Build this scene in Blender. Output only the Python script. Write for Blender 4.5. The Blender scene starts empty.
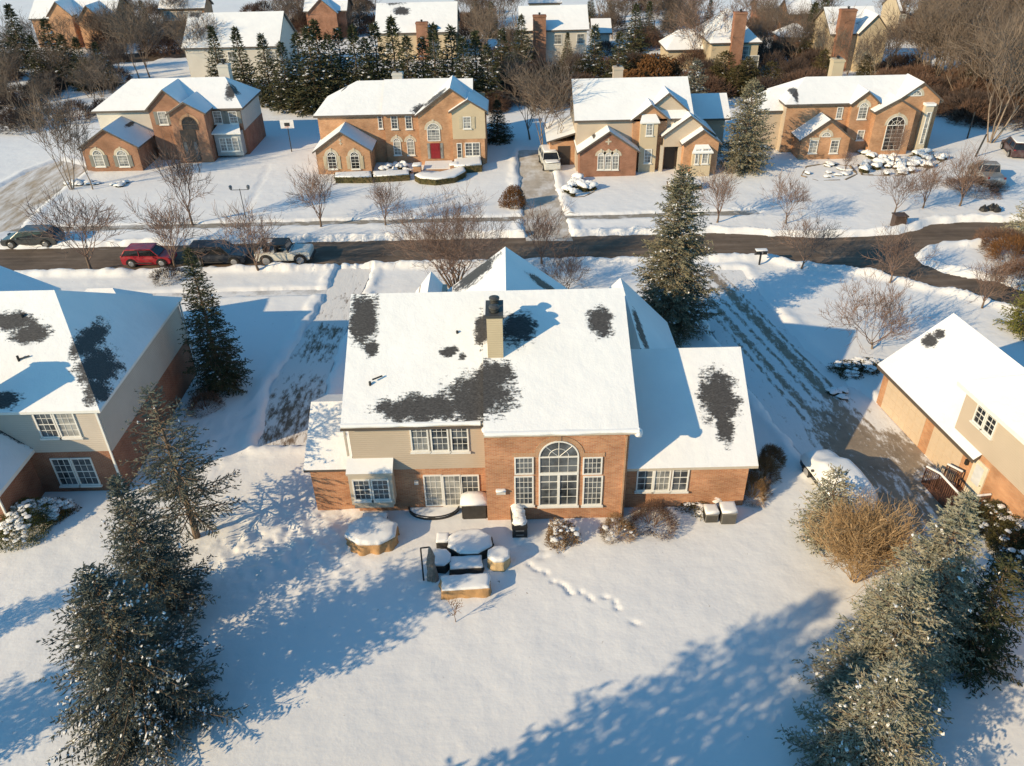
import bpy, bmesh, math, random
import numpy as np
from mathutils import Vector, Matrix
R = math.radians
scene = bpy.context.scene
col = scene.collection

# ------------------------------------------------------------ camera
CAM_H = 27.3; F = 796.0; PITCH = R(33.2); ROLL = R(1.3); CX, CY = 512.0, 383.0
FW = np.array([0, math.cos(PITCH), -math.sin(PITCH)])
U0 = np.array([0, math.sin(PITCH), math.cos(PITCH)]); R0 = np.array([1.0, 0, 0])
RT = R0*math.cos(ROLL) - U0*math.sin(ROLL); UP = U0*math.cos(ROLL) + R0*math.sin(ROLL)
cd = bpy.data.cameras.new('camera'); cam = bpy.data.objects.new('camera', cd); col.objects.link(cam)
cd.sensor_fit = 'HORIZONTAL'; cd.sensor_width = 36; cd.lens = 36*F/1024
cd.clip_start = 0.5; cd.clip_end = 3000
m = Matrix.Identity(4)
for i in range(3):
    m[i][0] = RT[i]; m[i][1] = UP[i]; m[i][2] = -FW[i]
m[2][3] = CAM_H
cam.matrix_world = m
scene.camera = cam

# ------------------------------------------------------------ light
SUN_DIR = R(32.0)      # direction the light travels, seen from above, from +X
SUN_EL = R(23.5)
world = bpy.data.worlds.new('World'); scene.world = world; world.use_nodes = True
wt = world.node_tree; bg = wt.nodes['Background']
sky = wt.nodes.new('ShaderNodeTexSky'); sky.sky_type = 'NISHITA'; sky.sun_disc = False
sky.sun_elevation = SUN_EL
# sun stands at azimuth SUN_DIR+180; nishita rotation 0 = +Y, clockwise
sx, sy = -math.cos(SUN_DIR), -math.sin(SUN_DIR)
sky.sun_rotation = math.atan2(sx, sy)
sky.air_density = 1.0; sky.dust_density = 0.3; sky.ozone_density = 3.0; sky.altitude = 200
tint = wt.nodes.new('ShaderNodeMix'); tint.data_type = 'RGBA'; tint.blend_type = 'MULTIPLY'; tint.inputs[0].default_value = 1
tint.inputs[7].default_value = (0.55, 0.98, 1.0, 1)
wt.links.new(sky.outputs[0], tint.inputs[6]); wt.links.new(tint.outputs[2], bg.inputs[0]); bg.inputs[1].default_value = 0.15
sl = bpy.data.lights.new('sun', 'SUN'); sl.energy = 5.0; sl.angle = R(0.5); sl.color = (1.0, 0.765, 0.455)
so = bpy.data.objects.new('sun', sl); col.objects.link(so)
so.rotation_euler = Vector((sx*math.cos(SUN_EL), sy*math.cos(SUN_EL), math.sin(SUN_EL))).to_track_quat('Z', 'Y').to_euler()
so.location = (-40, -30, 60)
scene.view_settings.view_transform = 'Standard'; scene.view_settings.look = 'None'
scene.view_settings.exposure = 0.23; scene.view_settings.gamma = 1.0; scene.view_settings.use_curve_mapping = False
scene.cycles.max_bounces = 5; scene.cycles.diffuse_bounces = 3; scene.cycles.transparent_max_bounces = 8

# ------------------------------------------------------------ measuring helpers (photo pixel -> place)
def ray(x, y): return FW*F + RT*(x-CX) - UP*(y-CY)
def G(x, y, z=0.0):
    d = ray(x, y); t = (z-CAM_H)/d[2]; return (d[0]*t, d[1]*t)
def W(x, y, Yv):
    d = ray(x, y); t = Yv/d[1]; return (d[0]*t, CAM_H+t*d[2])
def hgt(bx, by, ty, tx=None):
    X, Y = G(bx, by); return W(bx if tx is None else tx, ty, Y)[1]

def onplane(px, py, a, b, c):
    a, b, c = (np.array(q, float) for q in (a, b, c)); n = np.cross(b-a, c-a); d = ray(px, py); o = np.array([0, 0, CAM_H])
    return o+d*(n@(a-o))/(n@d)
def blobs_px(items, a, b, c):
    """bare shingle patches: (pixel x, pixel y, half width px, half height px) on a roof plane -> ground-plan ellipses"""
    out = []
    for (x, y, rx, ry) in items:
        p = onplane(x, y, a, b, c); q = onplane(x+rx, y, a, b, c); r = onplane(x, y-ry, a, b, c)
        out.append((p[0], p[1], max(.12, abs(q[0]-p[0])), max(.12, abs(r[1]-p[1]))))
    return out
# ------------------------------------------------------------ object helpers
FRAME = {}
def empty(name, x, y, z=0.0, rz=0.0, label=None, cat=None, group=None, kind=None):
    o = bpy.data.objects.new(name, None); col.objects.link(o)
    o.location = (x, y, z); o.rotation_euler = (0, 0, rz); o.empty_display_size = 0.3
    M = Matrix.Translation((x, y, z)) @ Matrix.Rotation(rz, 4, 'Z')
    FRAME[o] = np.array(M.inverted())
    tag(o, label, cat, group, kind); return o
def tag(o, label=None, cat=None, group=None, kind=None):
    if label: o['label'] = label
    if cat: o['category'] = cat
    if group: o['group'] = group
    if kind: o['kind'] = kind
    return o
def kids(o): return [c for c in KIDS.get(o, [])]
KIDS = {}
def setpar(c, p):
    c.parent = p; KIDS.setdefault(p, []).append(c)
def copy_tree(o, parent=None):
    c = o.copy(); col.objects.link(c)
    if o in FRAME: FRAME[c] = FRAME[o]
    if parent is not None: setpar(c, parent)
    for ch in kids(o): copy_tree(ch, c)
    return c
def place(proto, x, y, rz=0.0, s=1.0, label=None, group=None, z=0.0, sz=None, cat=None):
    """first call uses the prototype itself, later calls copy it"""
    if proto.get('_used') is None:
        o = proto; o['_used'] = 1
    else:
        o = copy_tree(proto)
    o.location = (x, y, z); o.rotation_euler = (0, 0, rz); o.scale = (s, s, sz or s)
    tag(o, label, cat, group); return o

class MB:
    def __init__(s): s.v = []; s.f = []; s.m = []
    def add(s, vs, fs, mi=0):
        n = len(s.v); s.v += [tuple(map(float, p)) for p in vs]
        s.f += [tuple(n+i for i in f) for f in fs]; s.m += [mi]*len(fs); return s
    def box(s, x0, x1, y0, y1, z0, z1, mi=0):
        return s.add([(x0,y0,z0),(x1,y0,z0),(x1,y1,z0),(x0,y1,z0),(x0,y0,z1),(x1,y0,z1),(x1,y1,z1),(x0,y1,z1)],
              [(0,3,2,1),(4,5,6,7),(0,1,5,4),(1,2,6,5),(2,3,7,6),(3,0,4,7)], mi)
    def fbox(s, o, u, n, a0, a1, b0, b1, c0, c1, mi=0):
        """box in a wall frame: a along u, b along the outward normal n, c up"""
        P = lambda a, b, c: (o[0]+u[0]*a+n[0]*b, o[1]+u[1]*a+n[1]*b, o[2]+c)
        return s.add([P(a0,b1,c0),P(a1,b1,c0),P(a1,b0,c0),P(a0,b0,c0),P(a0,b1,c1),P(a1,b1,c1),P(a1,b0,c1),P(a0,b0,c1)],
              [(0,3,2,1),(4,5,6,7),(0,1,5,4),(1,2,6,5),(2,3,7,6),(3,0,4,7)], mi)
    def slab(s, pts, t, mt=0, ms=1):
        """polygon seen ccw from above, thickened downwards"""
        n = len(pts); b = [(p[0],p[1],p[2]-t) for p in pts]
        s.add(pts, [tuple(range(n))], mt)
        s.add(b, [tuple(range(n-1,-1,-1))], ms)
        s.add(list(pts)+b, [(i, n+i, n+(i+1)%n, (i+1)%n) for i in range(n)], ms); return s
    def prism(s, outline, a, b, mi=0):
        """outline (list of 3d pts) extruded from offset a to offset b (3d vectors)"""
        n = len(outline); A = [tuple(np.add(p, a)) for p in outline]; B = [tuple(np.add(p, b)) for p in outline]
        s.add(A, [tuple(range(n))], mi); s.add(B, [tuple(range(n-1,-1,-1))], mi)
        s.add(A+B, [(i, n+i, n+(i+1)%n, (i+1)%n) for i in range(n)], mi); return s
    def tube(s, p0, p1, r0, r1, n=6, cap=True, mi=0):
        p0 = np.array(p0, float); p1 = np.array(p1, float); d = p1-p0; L = np.linalg.norm(d)
        if L < 1e-6: return s
        d /= L; a = np.cross(d, [0,0,1.0]) if abs(d[2]) < .9 else np.cross(d, [1.0,0,0]); a /= np.linalg.norm(a); b = np.cross(d, a)
        ring = lambda p, r: [p + r*(math.cos(2*math.pi*i/n)*a + math.sin(2*math.pi*i/n)*b) for i in range(n)]
        s.add(ring(p0, r0)+ring(p1, r1), [(i, (i+1)%n, n+(i+1)%n, n+i) for i in range(n)], mi)
        if cap:
            s.add(ring(p1, r1), [tuple(range(n))], mi); s.add(ring(p0, r0), [tuple(range(n-1,-1,-1))], mi)
        return s
    def lathe(s, x, y, prof, n=16, mi=0, sx=1, sy=1, seed=None, jit=0.0):
        rnd = random.Random(seed); vs = []; k = len(prof)
        for r, z in prof:
            for i in range(n):
                j = 1+jit*rnd.uniform(-1, 1)
                a = 2*math.pi*i/n; vs.append((x+r*j*sx*math.cos(a), y+r*j*sy*math.sin(a), z+jit*rnd.uniform(-.3,.3)*r))
        fs = [(q*n+i, q*n+(i+1)%n, (q+1)*n+(i+1)%n, (q+1)*n+i) for q in range(k-1) for i in range(n)]
        fs.append(tuple(range(n-1,-1,-1))); fs.append(tuple((k-1)*n+i for i in range(n)))
        return s.add(vs, fs, mi)
    def cap(s, outline, z0, t, mi=0, bulge=1.0):
        """rounded layer of snow lying on an outline (ccw xy list)"""
        c = np.mean(outline, axis=0); n = len(outline); rings = [(1.0, 0), (1.03, .45), (.99, .8), (.86, .97), (.5, 1.0*bulge)]
        vs = []
        for k, h in rings:
            for i, p in enumerate(outline):
                w_ = 1+(.025*math.sin(p[0]*6.1+p[1]*3.7+c[0])+.018*math.sin(p[0]*11-p[1]*9) if h > .1 else 0); q_ = (p[0]-c[0])*k*w_, (p[1]-c[1])*k*w_
                vs.append((c[0]+q_[0], c[1]+q_[1], z0+t*h*(1+.16*math.sin(q_[0]*3.1+c[1])*math.sin(q_[1]*3.7+c[0]*2))))
        fs = [(q*n+i, q*n+(i+1)%n, (q+1)*n+(i+1)%n, (q+1)*n+i) for q in range(4) for i in range(n)]
        fs.append(tuple(4*n+i for i in range(n))); fs.append(tuple(range(n-1,-1,-1)))
        return s.add(vs, fs, mi)
    def build(s, name, mats, parent=None, smooth=False, bevel=0.0, fix=True):
        me = bpy.data.meshes.new(name)
        if not isinstance(mats, (list, tuple)): mats = [mats]
        V = np.array(s.v, float).reshape(-1, 3)
        p = parent
        while p is not None and p not in FRAME: p = p.parent
        if p is not None:
            M = FRAME[p]; V = V @ M[:3,:3].T + M[:3,3]
        me.from_pydata(V.tolist(), [], s.f)
        for mt in mats: me.materials.append(mt)
        if len(mats) > 1: me.polygons.foreach_set('material_index', s.m)
        if bevel or fix:
            bm = bmesh.new(); bm.from_mesh(me)
            bmesh.ops.remove_doubles(bm, verts=bm.verts, dist=1e-4) if bevel else None
            if bevel:
                bmesh.ops.recalc_face_normals(bm, faces=bm.faces)
                es = [e for e in bm.edges if len(e.link_faces) == 2 and e.calc_face_angle(0) > 0.5]
                bmesh.ops.bevel(bm, geom=es, offset=bevel, segments=2, affect='EDGES', clamp_overlap=True)
            bm.to_mesh(me); bm.free()
        if smooth: me.polygons.foreach_set('use_smooth', [True]*len(me.polygons))
        me.update()
        o = bpy.data.objects.new(name, me); col.objects.link(o)
        if parent is not None: setpar(o, parent)
        return o
def np_mesh(name, V, Q, mat, parent=None, smooth=False, attr=None):
    """fast mesh from numpy quads/tris"""
    me = bpy.data.meshes.new(name); k = Q.shape[1]
    me.vertices.add(len(V)); me.vertices.foreach_set('co', V.astype(np.float32).ravel())
    me.loops.add(Q.size); me.loops.foreach_set('vertex_index', Q.astype(np.int32).ravel())
    me.polygons.add(len(Q)); me.polygons.foreach_set('loop_start', np.arange(0, Q.size, k, dtype=np.int32))
    me.polygons.foreach_set('loop_total', np.full(len(Q), k, dtype=np.int32))
    if smooth: me.polygons.foreach_set('use_smooth', np.ones(len(Q), dtype=bool))
    me.materials.append(mat); me.update(calc_edges=True); me.validate()
    o = bpy.data.objects.new(name, me); col.objects.link(o)
    if parent is not None: setpar(o, parent)
    return o

# ------------------------------------------------------------ materials
MATS = {}
class NT:
    def __init__(s, name, rough=0.7, color=(.5,.5,.5), spec=None, metal=0.0):
        s.mat = bpy.data.materials.new(name); s.mat.use_nodes = True; s.t = s.mat.node_tree
        s.b = s.t.nodes['Principled BSDF']; s.b.inputs['Roughness'].default_value = rough
        s.b.inputs['Base Color'].default_value = (*color, 1); s.b.inputs['Metallic'].default_value = metal
        if spec is not None: s.b.inputs['Specular IOR Level'].default_value = spec
    def n(s, typ, **kw):
        nd = s.t.nodes.new(typ)
        for k, v in kw.items():
            if k.startswith('i_'):
                key = k[2:].replace('_', ' ')
                nd.inputs[int(key) if key.isdigit() else key].default_value = v
            else: setattr(nd, k, v)
        return nd
    def l(s, a, b): s.t.links.new(a, b)
    def pos(s, obj=True):
        return s.n('ShaderNodeTexCoord').outputs['Object'] if obj else s.n('ShaderNodeNewGeometry').outputs['Position']
    def noise(s, vec, scale, detail=4, rough=.55):
        nd = s.n('ShaderNodeTexNoise', i_Scale=scale, i_Detail=detail, i_Roughness=rough); s.l(vec, nd.inputs['Vector']); return nd.outputs['Fac']
    def ramp(s, fac, stops):
        nd = s.n('ShaderNodeValToRGB'); e = nd.color_ramp.elements
        while len(e) < len(stops): e.new(.5)
        for k, (p, c) in enumerate(stops):
            e[k].position = p; e[k].color = (*c, 1) if len(c) == 3 else c
        s.l(fac, nd.inputs[0]); return nd.outputs[0]
    def math(s, op, a, b=None, c=None, clamp=False):
        nd = s.n('ShaderNodeMath', operation=op, use_clamp=clamp)
        for i, q in enumerate((a, b, c)):
            if q is None: continue
            if isinstance(q, (int, float)): nd.inputs[i].default_value = q
            else: s.l(q, nd.inputs[i])
        return nd.outputs[0]
    def mix(s, f, a, b):
        nd = s.n('ShaderNodeMix', data_type='RGBA')
        for i, q in ((0, f), (6, a), (7, b)):
            if isinstance(q, (int, float)): nd.inputs[i].default_value = q
            elif isinstance(q, tuple): nd.inputs[i].default_value = (*q, 1)
            else: s.l(q, nd.inputs[i])
        return nd.outputs[2]
    def bump(s, h, dist, strength=1.0):
        nd = s.n('ShaderNodeBump', i_Distance=dist, i_Strength=strength); s.l(h, nd.inputs['Height']); s.l(nd.outputs[0], s.b.inputs['Normal'])
    def color(s, c): s.l(c, s.b.inputs['Base Color'])
def plain(name, c, rough=.7, var=.12, scale=3.0, metal=0.0, spec=None, bump=0.0, bs=20):
    if name in MATS: return MATS[name]
    t = NT(name, rough, c, spec, metal); p = t.pos(); f = t.noise(p, scale, 5)
    t.color(t.ramp(f, [(.3, tuple(x*(1-var) for x in c)), (.7, tuple(min(1, x*(1+var)) for x in c))]))
    if bump: t.bump(t.noise(p, bs, 3), bump)
    MATS[name] = t.mat; return t.mat
SNOW_C = (.80, .81, .83)
def snow_mat(name, bd=.03, scale=6.0):
    t = NT(name, .55, SNOW_C, .25); p = t.pos(False)
    t.color(t.ramp(t.noise(p, .25, 4), [(.3, (.77,.78,.80)), (.7, (.82,.83,.845))]))
    a = t.noise(p, 1.1, 6, .6); b = t.noise(p, scale*2, 4)
    t.bump(t.math('ADD', t.math('MULTIPLY', a, 1.0), t.math('MULTIPLY', b, .2)), bd); return t.mat
M_SNOW = snow_mat('snow'); M_SNOWR = snow_mat('snow_on_things', .02)
def snow_roof(name, blobs=(), blue=(.055,.054,.056), general=.0, seed=0.0):
    """snow over shingles: the shingles show where the wind cleared patches"""
    t = NT(name, .55, SNOW_C, .25); p = t.pos(False); sep = t.n('ShaderNodeSeparateXYZ'); t.l(p, sep.inputs[0])
    X, Y, Z = sep.outputs
    rows = t.math('SINE', t.math('MULTIPLY', Z, 2*math.pi/0.085))
    n1 = t.noise(p, 1.6, 6, .65)
    mp = t.n('ShaderNodeMapping'); mp.inputs['Scale'].default_value = (1.6, 4.5, 5); t.l(p, mp.inputs[0]); n2 = t.noise(mp.outputs[0], 2.2, 4)
    edge = t.math('ADD', t.math('MULTIPLY', t.math('SUBTRACT', n1, .5), 2.1), t.math('ADD', t.math('MULTIPLY', t.math('SUBTRACT', n2, .5), 1.1), t.math('MULTIPLY', rows, .05)))
    val = None
    for (cx, cy, rx, ry) in blobs:
        dx = t.math('DIVIDE', t.math('SUBTRACT', X, cx), rx); dy = t.math('DIVIDE', t.math('SUBTRACT', Y, cy), ry)
        d = t.math('SQRT', t.math('ADD', t.math('MULTIPLY', dx, dx), t.math('MULTIPLY', dy, dy)))
        q = t.math('SUBTRACT', 1.0, d)
        val = q if val is None else t.math('MAXIMUM', val, q)
    if val is None: mask = None
    else:
        mp3 = t.n('ShaderNodeMapping'); mp3.inputs['Scale'].default_value = (3.5, 9, 9); t.l(p, mp3.inputs[0]); n3 = t.noise(mp3.outputs[0], 2.6, 5, .75)
        mask = t.n('ShaderNodeMapRange', i_1=-.10, i_2=.16); t.l(t.math('ADD', t.math('ADD', val, edge), t.math('MULTIPLY', t.math('SUBTRACT', n3, .5), 1.5)), mask.inputs[0]); mask = mask.outputs[0]
        lim = t.n('ShaderNodeMapRange', i_1=-.5, i_2=-.3); t.l(val, lim.inputs[0]); mask = t.math('MULTIPLY', mask, lim.outputs[0])
    snow = t.ramp(t.noise(p, .5, 4), [(.3, (.77,.78,.80)), (.7, (.83,.835,.85))])
    bmp = t.math('ADD', t.noise(p, 1.3, 5), t.math('MULTIPLY', t.noise(p, 14, 3), .15))
    if mask is not None:
        sh = t.ramp(t.noise(mp.outputs[0], 5, 3), [(.3, tuple(x*.6 for x in blue)), (.7, tuple(x*1.7 for x in blue))])
        t.color(t.mix(mask, snow, sh)); bmp = t.math('SUBTRACT', bmp, t.math('MULTIPLY', mask, .7))
    else: t.color(snow)
    t.bump(bmp, .045); return t.mat
def wall_uv(t):
    g = t.n('ShaderNodeTexCoord'); sp = t.n('ShaderNodeSeparateXYZ'); t.l(g.outputs['Object'], sp.inputs[0])
    sn = t.n('ShaderNodeSeparateXYZ'); t.l(g.outputs['Normal'], sn.inputs[0])
    k = t.math('GREATER_THAN', t.math('ABSOLUTE', sn.outputs[0]), t.math('ABSOLUTE', sn.outputs[1]))
    u = t.math('ADD', t.math('MULTIPLY', sp.outputs[1], k), t.math('MULTIPLY', sp.outputs[0], t.math('SUBTRACT', 1.0, k)))
    cb = t.n('ShaderNodeCombineXYZ'); t.l(u, cb.inputs[0]); t.l(sp.outputs[2], cb.inputs[1]); return cb.outputs[0], g.outputs['Object']
def brick_mat(name, c1, c2, mortar, wear=.35):
    t = NT(name, .85, c1, .2); uv, p = wall_uv(t)
    b = t.n('ShaderNodeTexBrick', i_Color1=(*c1,1), i_Color2=(*c2,1), i_Mortar=(*mortar,1), i_Scale=1.0, i_Bias=-.1)
    b.inputs['Mortar Size'].default_value = .009; b.inputs['Brick Width'].default_value = .23; b.inputs['Row Height'].default_value = .078
    t.l(uv, b.inputs['Vector'])
    f = t.noise(p, .8, 5); dk = t.ramp(f, [(.3, (1-wear,)*3), (.7, (1.1,)*3)])
    mx = t.n('ShaderNodeMix', data_type='RGBA', blend_type='MULTIPLY'); mx.inputs[0].default_value = 1; t.l(b.outputs[0], mx.inputs[6]); t.l(dk, mx.inputs[7])
    t.color(mx.outputs[2]); t.bump(b.outputs['Fac'], -.006); return t.mat
def siding_mat(name, c, row=.12):
    t = NT(name, .6, c, .3); uv, p = wall_uv(t); sp = t.n('ShaderNodeSeparateXYZ'); t.l(uv, sp.inputs[0])
    saw = t.math('FRACT', t.math('DIVIDE', sp.outputs[1], row))
    ln = t.ramp(saw, [(.0, (.72,)*3), (.12, (1.0,)*3), (1.0, (1.0,)*3)])
    f = t.ramp(t.noise(p, .7, 5), [(.3, tuple(x*.94 for x in c)), (.7, tuple(x*1.05 for x in c))])
    mx = t.n('ShaderNodeMix', data_type='RGBA', blend_type='MULTIPLY'); mx.inputs[0].default_value = 1; t.l(f, mx.inputs[6]); t.l(ln, mx.inputs[7])
    t.color(mx.outputs[2]); t.bump(saw, -.012); return t.mat
BRICK = brick_mat('brick_tan_orange', (.46,.19,.095), (.62,.31,.165), (.50,.37,.27), .32); BRICK_H1 = brick_mat('brick_rust', (.31,.135,.08), (.38,.175,.10), (.42,.30,.22))
BRICK_RED = brick_mat('brick_red', (.30,.115,.065), (.37,.155,.09), (.36,.27,.21))
BRICK_OR = brick_mat('brick_orange', (.50,.235,.115), (.60,.32,.17), (.48,.36,.26))
BRICK_ARCH = brick_mat('brick_soldier', (.46,.24,.13), (.54,.30,.17), (.5,.4,.3))
SIDE = siding_mat('siding_beige', (.49,.41,.325)); SIDE_G = siding_mat('siding_grey_beige', (.52,.46,.40)); SIDE_L = siding_mat('siding_pale', (.55,.52,.47))
SIDE_Y = siding_mat('siding_yellow_beige', (.52,.43,.30))
TRIM = plain('white_trim', (.74,.73,.70), .5, .05); TRIM_B = plain('beige_trim', (.50,.44,.36), .6, .06); TRIM_D = plain('dark_gutter', (.10,.08,.065), .5, .1)
STONE = plain('limestone', (.52,.46,.36), .8, .12, 2.0, bump=.01)
def glass_mat(name, lo, hi):
    t = NT(name, .07, lo, .6); p = t.pos(); f = t.noise(p, 1.3, 3, .6)
    t.color(t.ramp(f, [(.35, lo), (.62, hi)])); return t.mat
GLASS = glass_mat('window_glass', (.02,.025,.03), (.12,.135,.15)); GLASS_C = glass_mat('window_glass_curtain_sheen', (.10,.11,.12), (.36,.36,.34)); GLASS_D = glass_mat('dark_glass', (.012,.014,.016), (.03,.03,.03))  # paler mottling in the pane colour stands for reflections as well as blinds
BARK = plain('bark', (.15,.105,.075), .9, .3, 6, bump=.02); BARK_P = plain('pale_bark', (.27,.21,.16), .9, .25, 6, bump=.02); BARK_D = plain('dark_bark', (.07,.05,.04), .9, .3, 6)
TWIG = plain('twigs', (.085,.06,.052), .9, .2, 3); TWIG_R = plain('russet_twigs', (.15,.09,.065), .9, .25, 3); TWIG_P = plain('pale_twigs', (.19,.125,.098), .9, .25, 3)
TWIG_W = plain('wood_twigs', (.16,.12,.093), .9, .3, .15); TWIG_T = plain('tan_twigs', (.40,.27,.145), .9, .25, 3)
def needle_mat(name, cs):
    t = NT(name, .8, cs[0], .15); p = t.pos(); f = t.noise(p, .9, 5, .7)
    f2 = t.noise(p, 7.0, 3, .6); ff = t.math('ADD', t.math('MULTIPLY', f, .6), t.math('MULTIPLY', f2, .4))
    n = len(cs); t.color(t.ramp(ff, [(.36+.28*k/(n-1), c) for k, c in enumerate(cs)])); return t.mat
N_BLUE = needle_mat('blue_spruce_needles', [(.12,.14,.11), (.24,.25,.19), (.40,.37,.29), (.28,.22,.10)])
N_SAGE = needle_mat('sage_spruce_needles', [(.075,.09,.065), (.16,.165,.12), (.29,.26,.18), (.25,.19,.09)])
N_DARK = needle_mat('spruce_needles', [(.03,.045,.028), (.055,.07,.04), (.10,.095,.05), (.13,.10,.04)])
N_MID = needle_mat('grey_spruce_needles', [(.06,.08,.078), (.12,.14,.125), (.21,.21,.17), (.24,.16,.065)])
N_YEL = needle_mat('yew_needles', [(.05,.07,.02), (.15,.16,.05), (.26,.22,.07)])
N_RUST = needle_mat('rust_leaves', [(.09,.05,.025), (.19,.095,.04), (.27,.14,.06)])
N_GRASS = needle_mat('dry_shrub', [(.14,.09,.055), (.27,.17,.09), (.40,.27,.15)])
N_HEDGE = needle_mat('hedge_leaves', [(.04,.045,.02), (.09,.08,.035), (.14,.10,.05)])
BLACK = plain('black_paint', (.02,.02,.02), .5, .2); METAL = plain('grey_metal', (.25,.25,.25), .4, .1, metal=.6)
# ------------------------------------------------------------ vegetation builders
def fronds(P, D, L, Wd, rng, cross=True):
    """needle sprays: thin rhombi at P along D, length L, width Wd"""
    n = len(P); D = D/np.linalg.norm(D, axis=1, keepdims=True)
    r = rng.normal(size=(n, 3)); S = np.cross(D, r); S /= (np.linalg.norm(S, axis=1, keepdims=True)+1e-9)
    L = L[:, None]; Wd = Wd[:, None]; V = []; Q = []
    for k in range(2 if cross else 1):
        if k: S = np.cross(D, S)
        v = np.stack([P, P+D*L*.45+S*Wd*.5, P+D*L, P+D*L*.45-S*Wd*.5], 1)
        Q.append(np.arange(n*4).reshape(n, 4) + k*n*4); V.append(v.reshape(-1, 3))
    return np.concatenate(V), np.concatenate(Q)
def conifer(name, h, r, seed, needles, cat='conifer', clear=.04, dens=1.0, size=.26, snow=.25, openness=0.0, trunk_r=None, bark=None, shape=.8, parent=None):
    rng = np.random.default_rng(seed)
    root = empty(name, 0, 0) if parent is None else parent
    tr = trunk_r or h*.017
    mb = MB(); zs = np.linspace(0, h*.97, 9); off = rng.normal(0, .01*h*.3, (9, 2)); off[0] = 0
    for i in range(8):
        a = tr*(1-zs[i]/h)+.012; b = tr*(1-zs[i+1]/h)+.012
        mb.tube((off[i][0], off[i][1], zs[i]-.1*(i == 0)), (off[i+1][0], off[i+1][1], zs[i+1]), a*(1.25 if i == 0 else 1), b, 8)
    BP, BD, BL, BW = [], [], [], []; SP = []
    z = h*clear + .05; step = .30/dens**.5; lean = rng.uniform(0, 6.28)
    lobes = rng.uniform(.78, 1.12, 9)
    while z < h*.985:
        t = z/h; Rz = r*max(.03, (1-t))**shape*(1.0 if t > .12 else .82+1.5*t)
        nb = max(4, int(round((5+7*(1-t))*dens**.5)))
        a0 = rng.uniform(0, 6.28)
        for k in range(nb):
            if rng.random() < openness: continue
            az = a0+2*math.pi*k/nb+rng.normal(0, .18)
            lb = lobes[int((az % 6.283)/6.283*9) % 9]
            L = Rz*rng.uniform(.72, 1.12)*lb
            el = -.18+.75*t**1.5+rng.normal(0, .07)
            d = np.array([math.cos(az)*math.cos(el), math.sin(az)*math.cos(el), math.sin(el)])
            base = np.array([0, 0, z+rng.uniform(-.1, .1)])
            if L > .6: mb.tube(base, base+d*L*.9+np.array([0, 0, .04*L*L]), .012+.012*L, .006, 4, False)
            ns = max(3, int(L/(.15/dens**.4)))
            s = (np.arange(ns)+rng.random(ns))/ns*(.85 if L > .8 else 1)+(.15 if L > .8 else 0)
            side = np.where(np.arange(ns) % 2 == 0, 1, -1)
            tw = (.16+.38*(1-s)*L**.7)*rng.uniform(.6, 1.15, ns)
            sp = base+d*(s*L)[:, None]+np.array([0, 0, 1.0])*(.05*L*s*s*L)[:, None]
            perp = np.array([-math.sin(az), math.cos(az), 0])
            td = d*.75+perp*(side*rng.uniform(.5, .95, ns))[:, None]+np.array([0,0,1.0])*rng.normal(-.12, .22, ns)[:, None]
            td /= np.linalg.norm(td, axis=1, keepdims=True)
            nf = np.maximum(2, (tw/(size*.38)).astype(int))
            idx = np.repeat(np.arange(ns), nf); q = np.concatenate([(np.arange(c)+.3)/c for c in nf])
            p = sp[idx]+td[idx]*(tw[idx]*q)[:, None]+rng.normal(0, .03, (len(idx), 3))
            dd = td[idx]+rng.normal(0, .38, (len(idx), 3))
            BP.append(p); BD.append(dd); BL.append(size*rng.uniform(.6, 1.3, len(idx))); BW.append(size*rng.uniform(.18, .34, len(idx)))
            if size < .2: BP.append(sp); BD.append(td); BL.append(tw*1.15); BW.append(.05+.02*rng.random(ns))
            if snow > 0:
                m = rng.random(len(idx)) < snow*.22*min(1, size/.22)*(3.2 if rng.random() < .2 else .08)*(1.3-.8*t)
                if m.any(): SP.append(p[m]+np.array([0, 0, .04]))
        z += step*rng.uniform(.75, 1.15)*(1 if t < .8 else .6)
    # leader
    k = 14; zz = np.linspace(h*.93, h, k); BP.append(np.stack([np.zeros(k), np.zeros(k), zz], 1)); d = rng.normal(0, .5, (k, 3)); d[:, 2] = 1
    BD.append(d); BL.append(np.full(k, size)); BW.append(np.full(k, size*.3))
    P = np.concatenate(BP); V, Q = fronds(P, np.concatenate(BD), np.concatenate(BL), np.concatenate(BW), rng)
    mb.build('trunk', bark or BARK, root)
    np_mesh('crown', V, Q, needles, root)
    if SP:
        S = np.concatenate(SP); n = len(S); rr = max(size, .14)*rng.uniform(.2, .65, n); st = rng.uniform(.45, 1.0, n)
        a = rng.uniform(0, 6.28, n); vs = []
        for k in range(5):
            an = a+k*2*math.pi/5; vs.append(S+np.stack([np.cos(an)*rr*st, np.sin(an)*rr/st*.7, rng.normal(-.03, .04, n)], 1))
        top = S+np.array([0, 0, 1.0])*(rr*.22)[:, None]; vs.append(top)
        V = np.stack(vs, 1).reshape(-1, 3); b = np.arange(n)[:, None]*6
        Q = np.concatenate([b+np.array([[k, (k+1) % 5, 5]]) for k in range(5)])
        np_mesh('snow_cover', V, Q, M_SNOWR, root, True)
    return root

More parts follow.
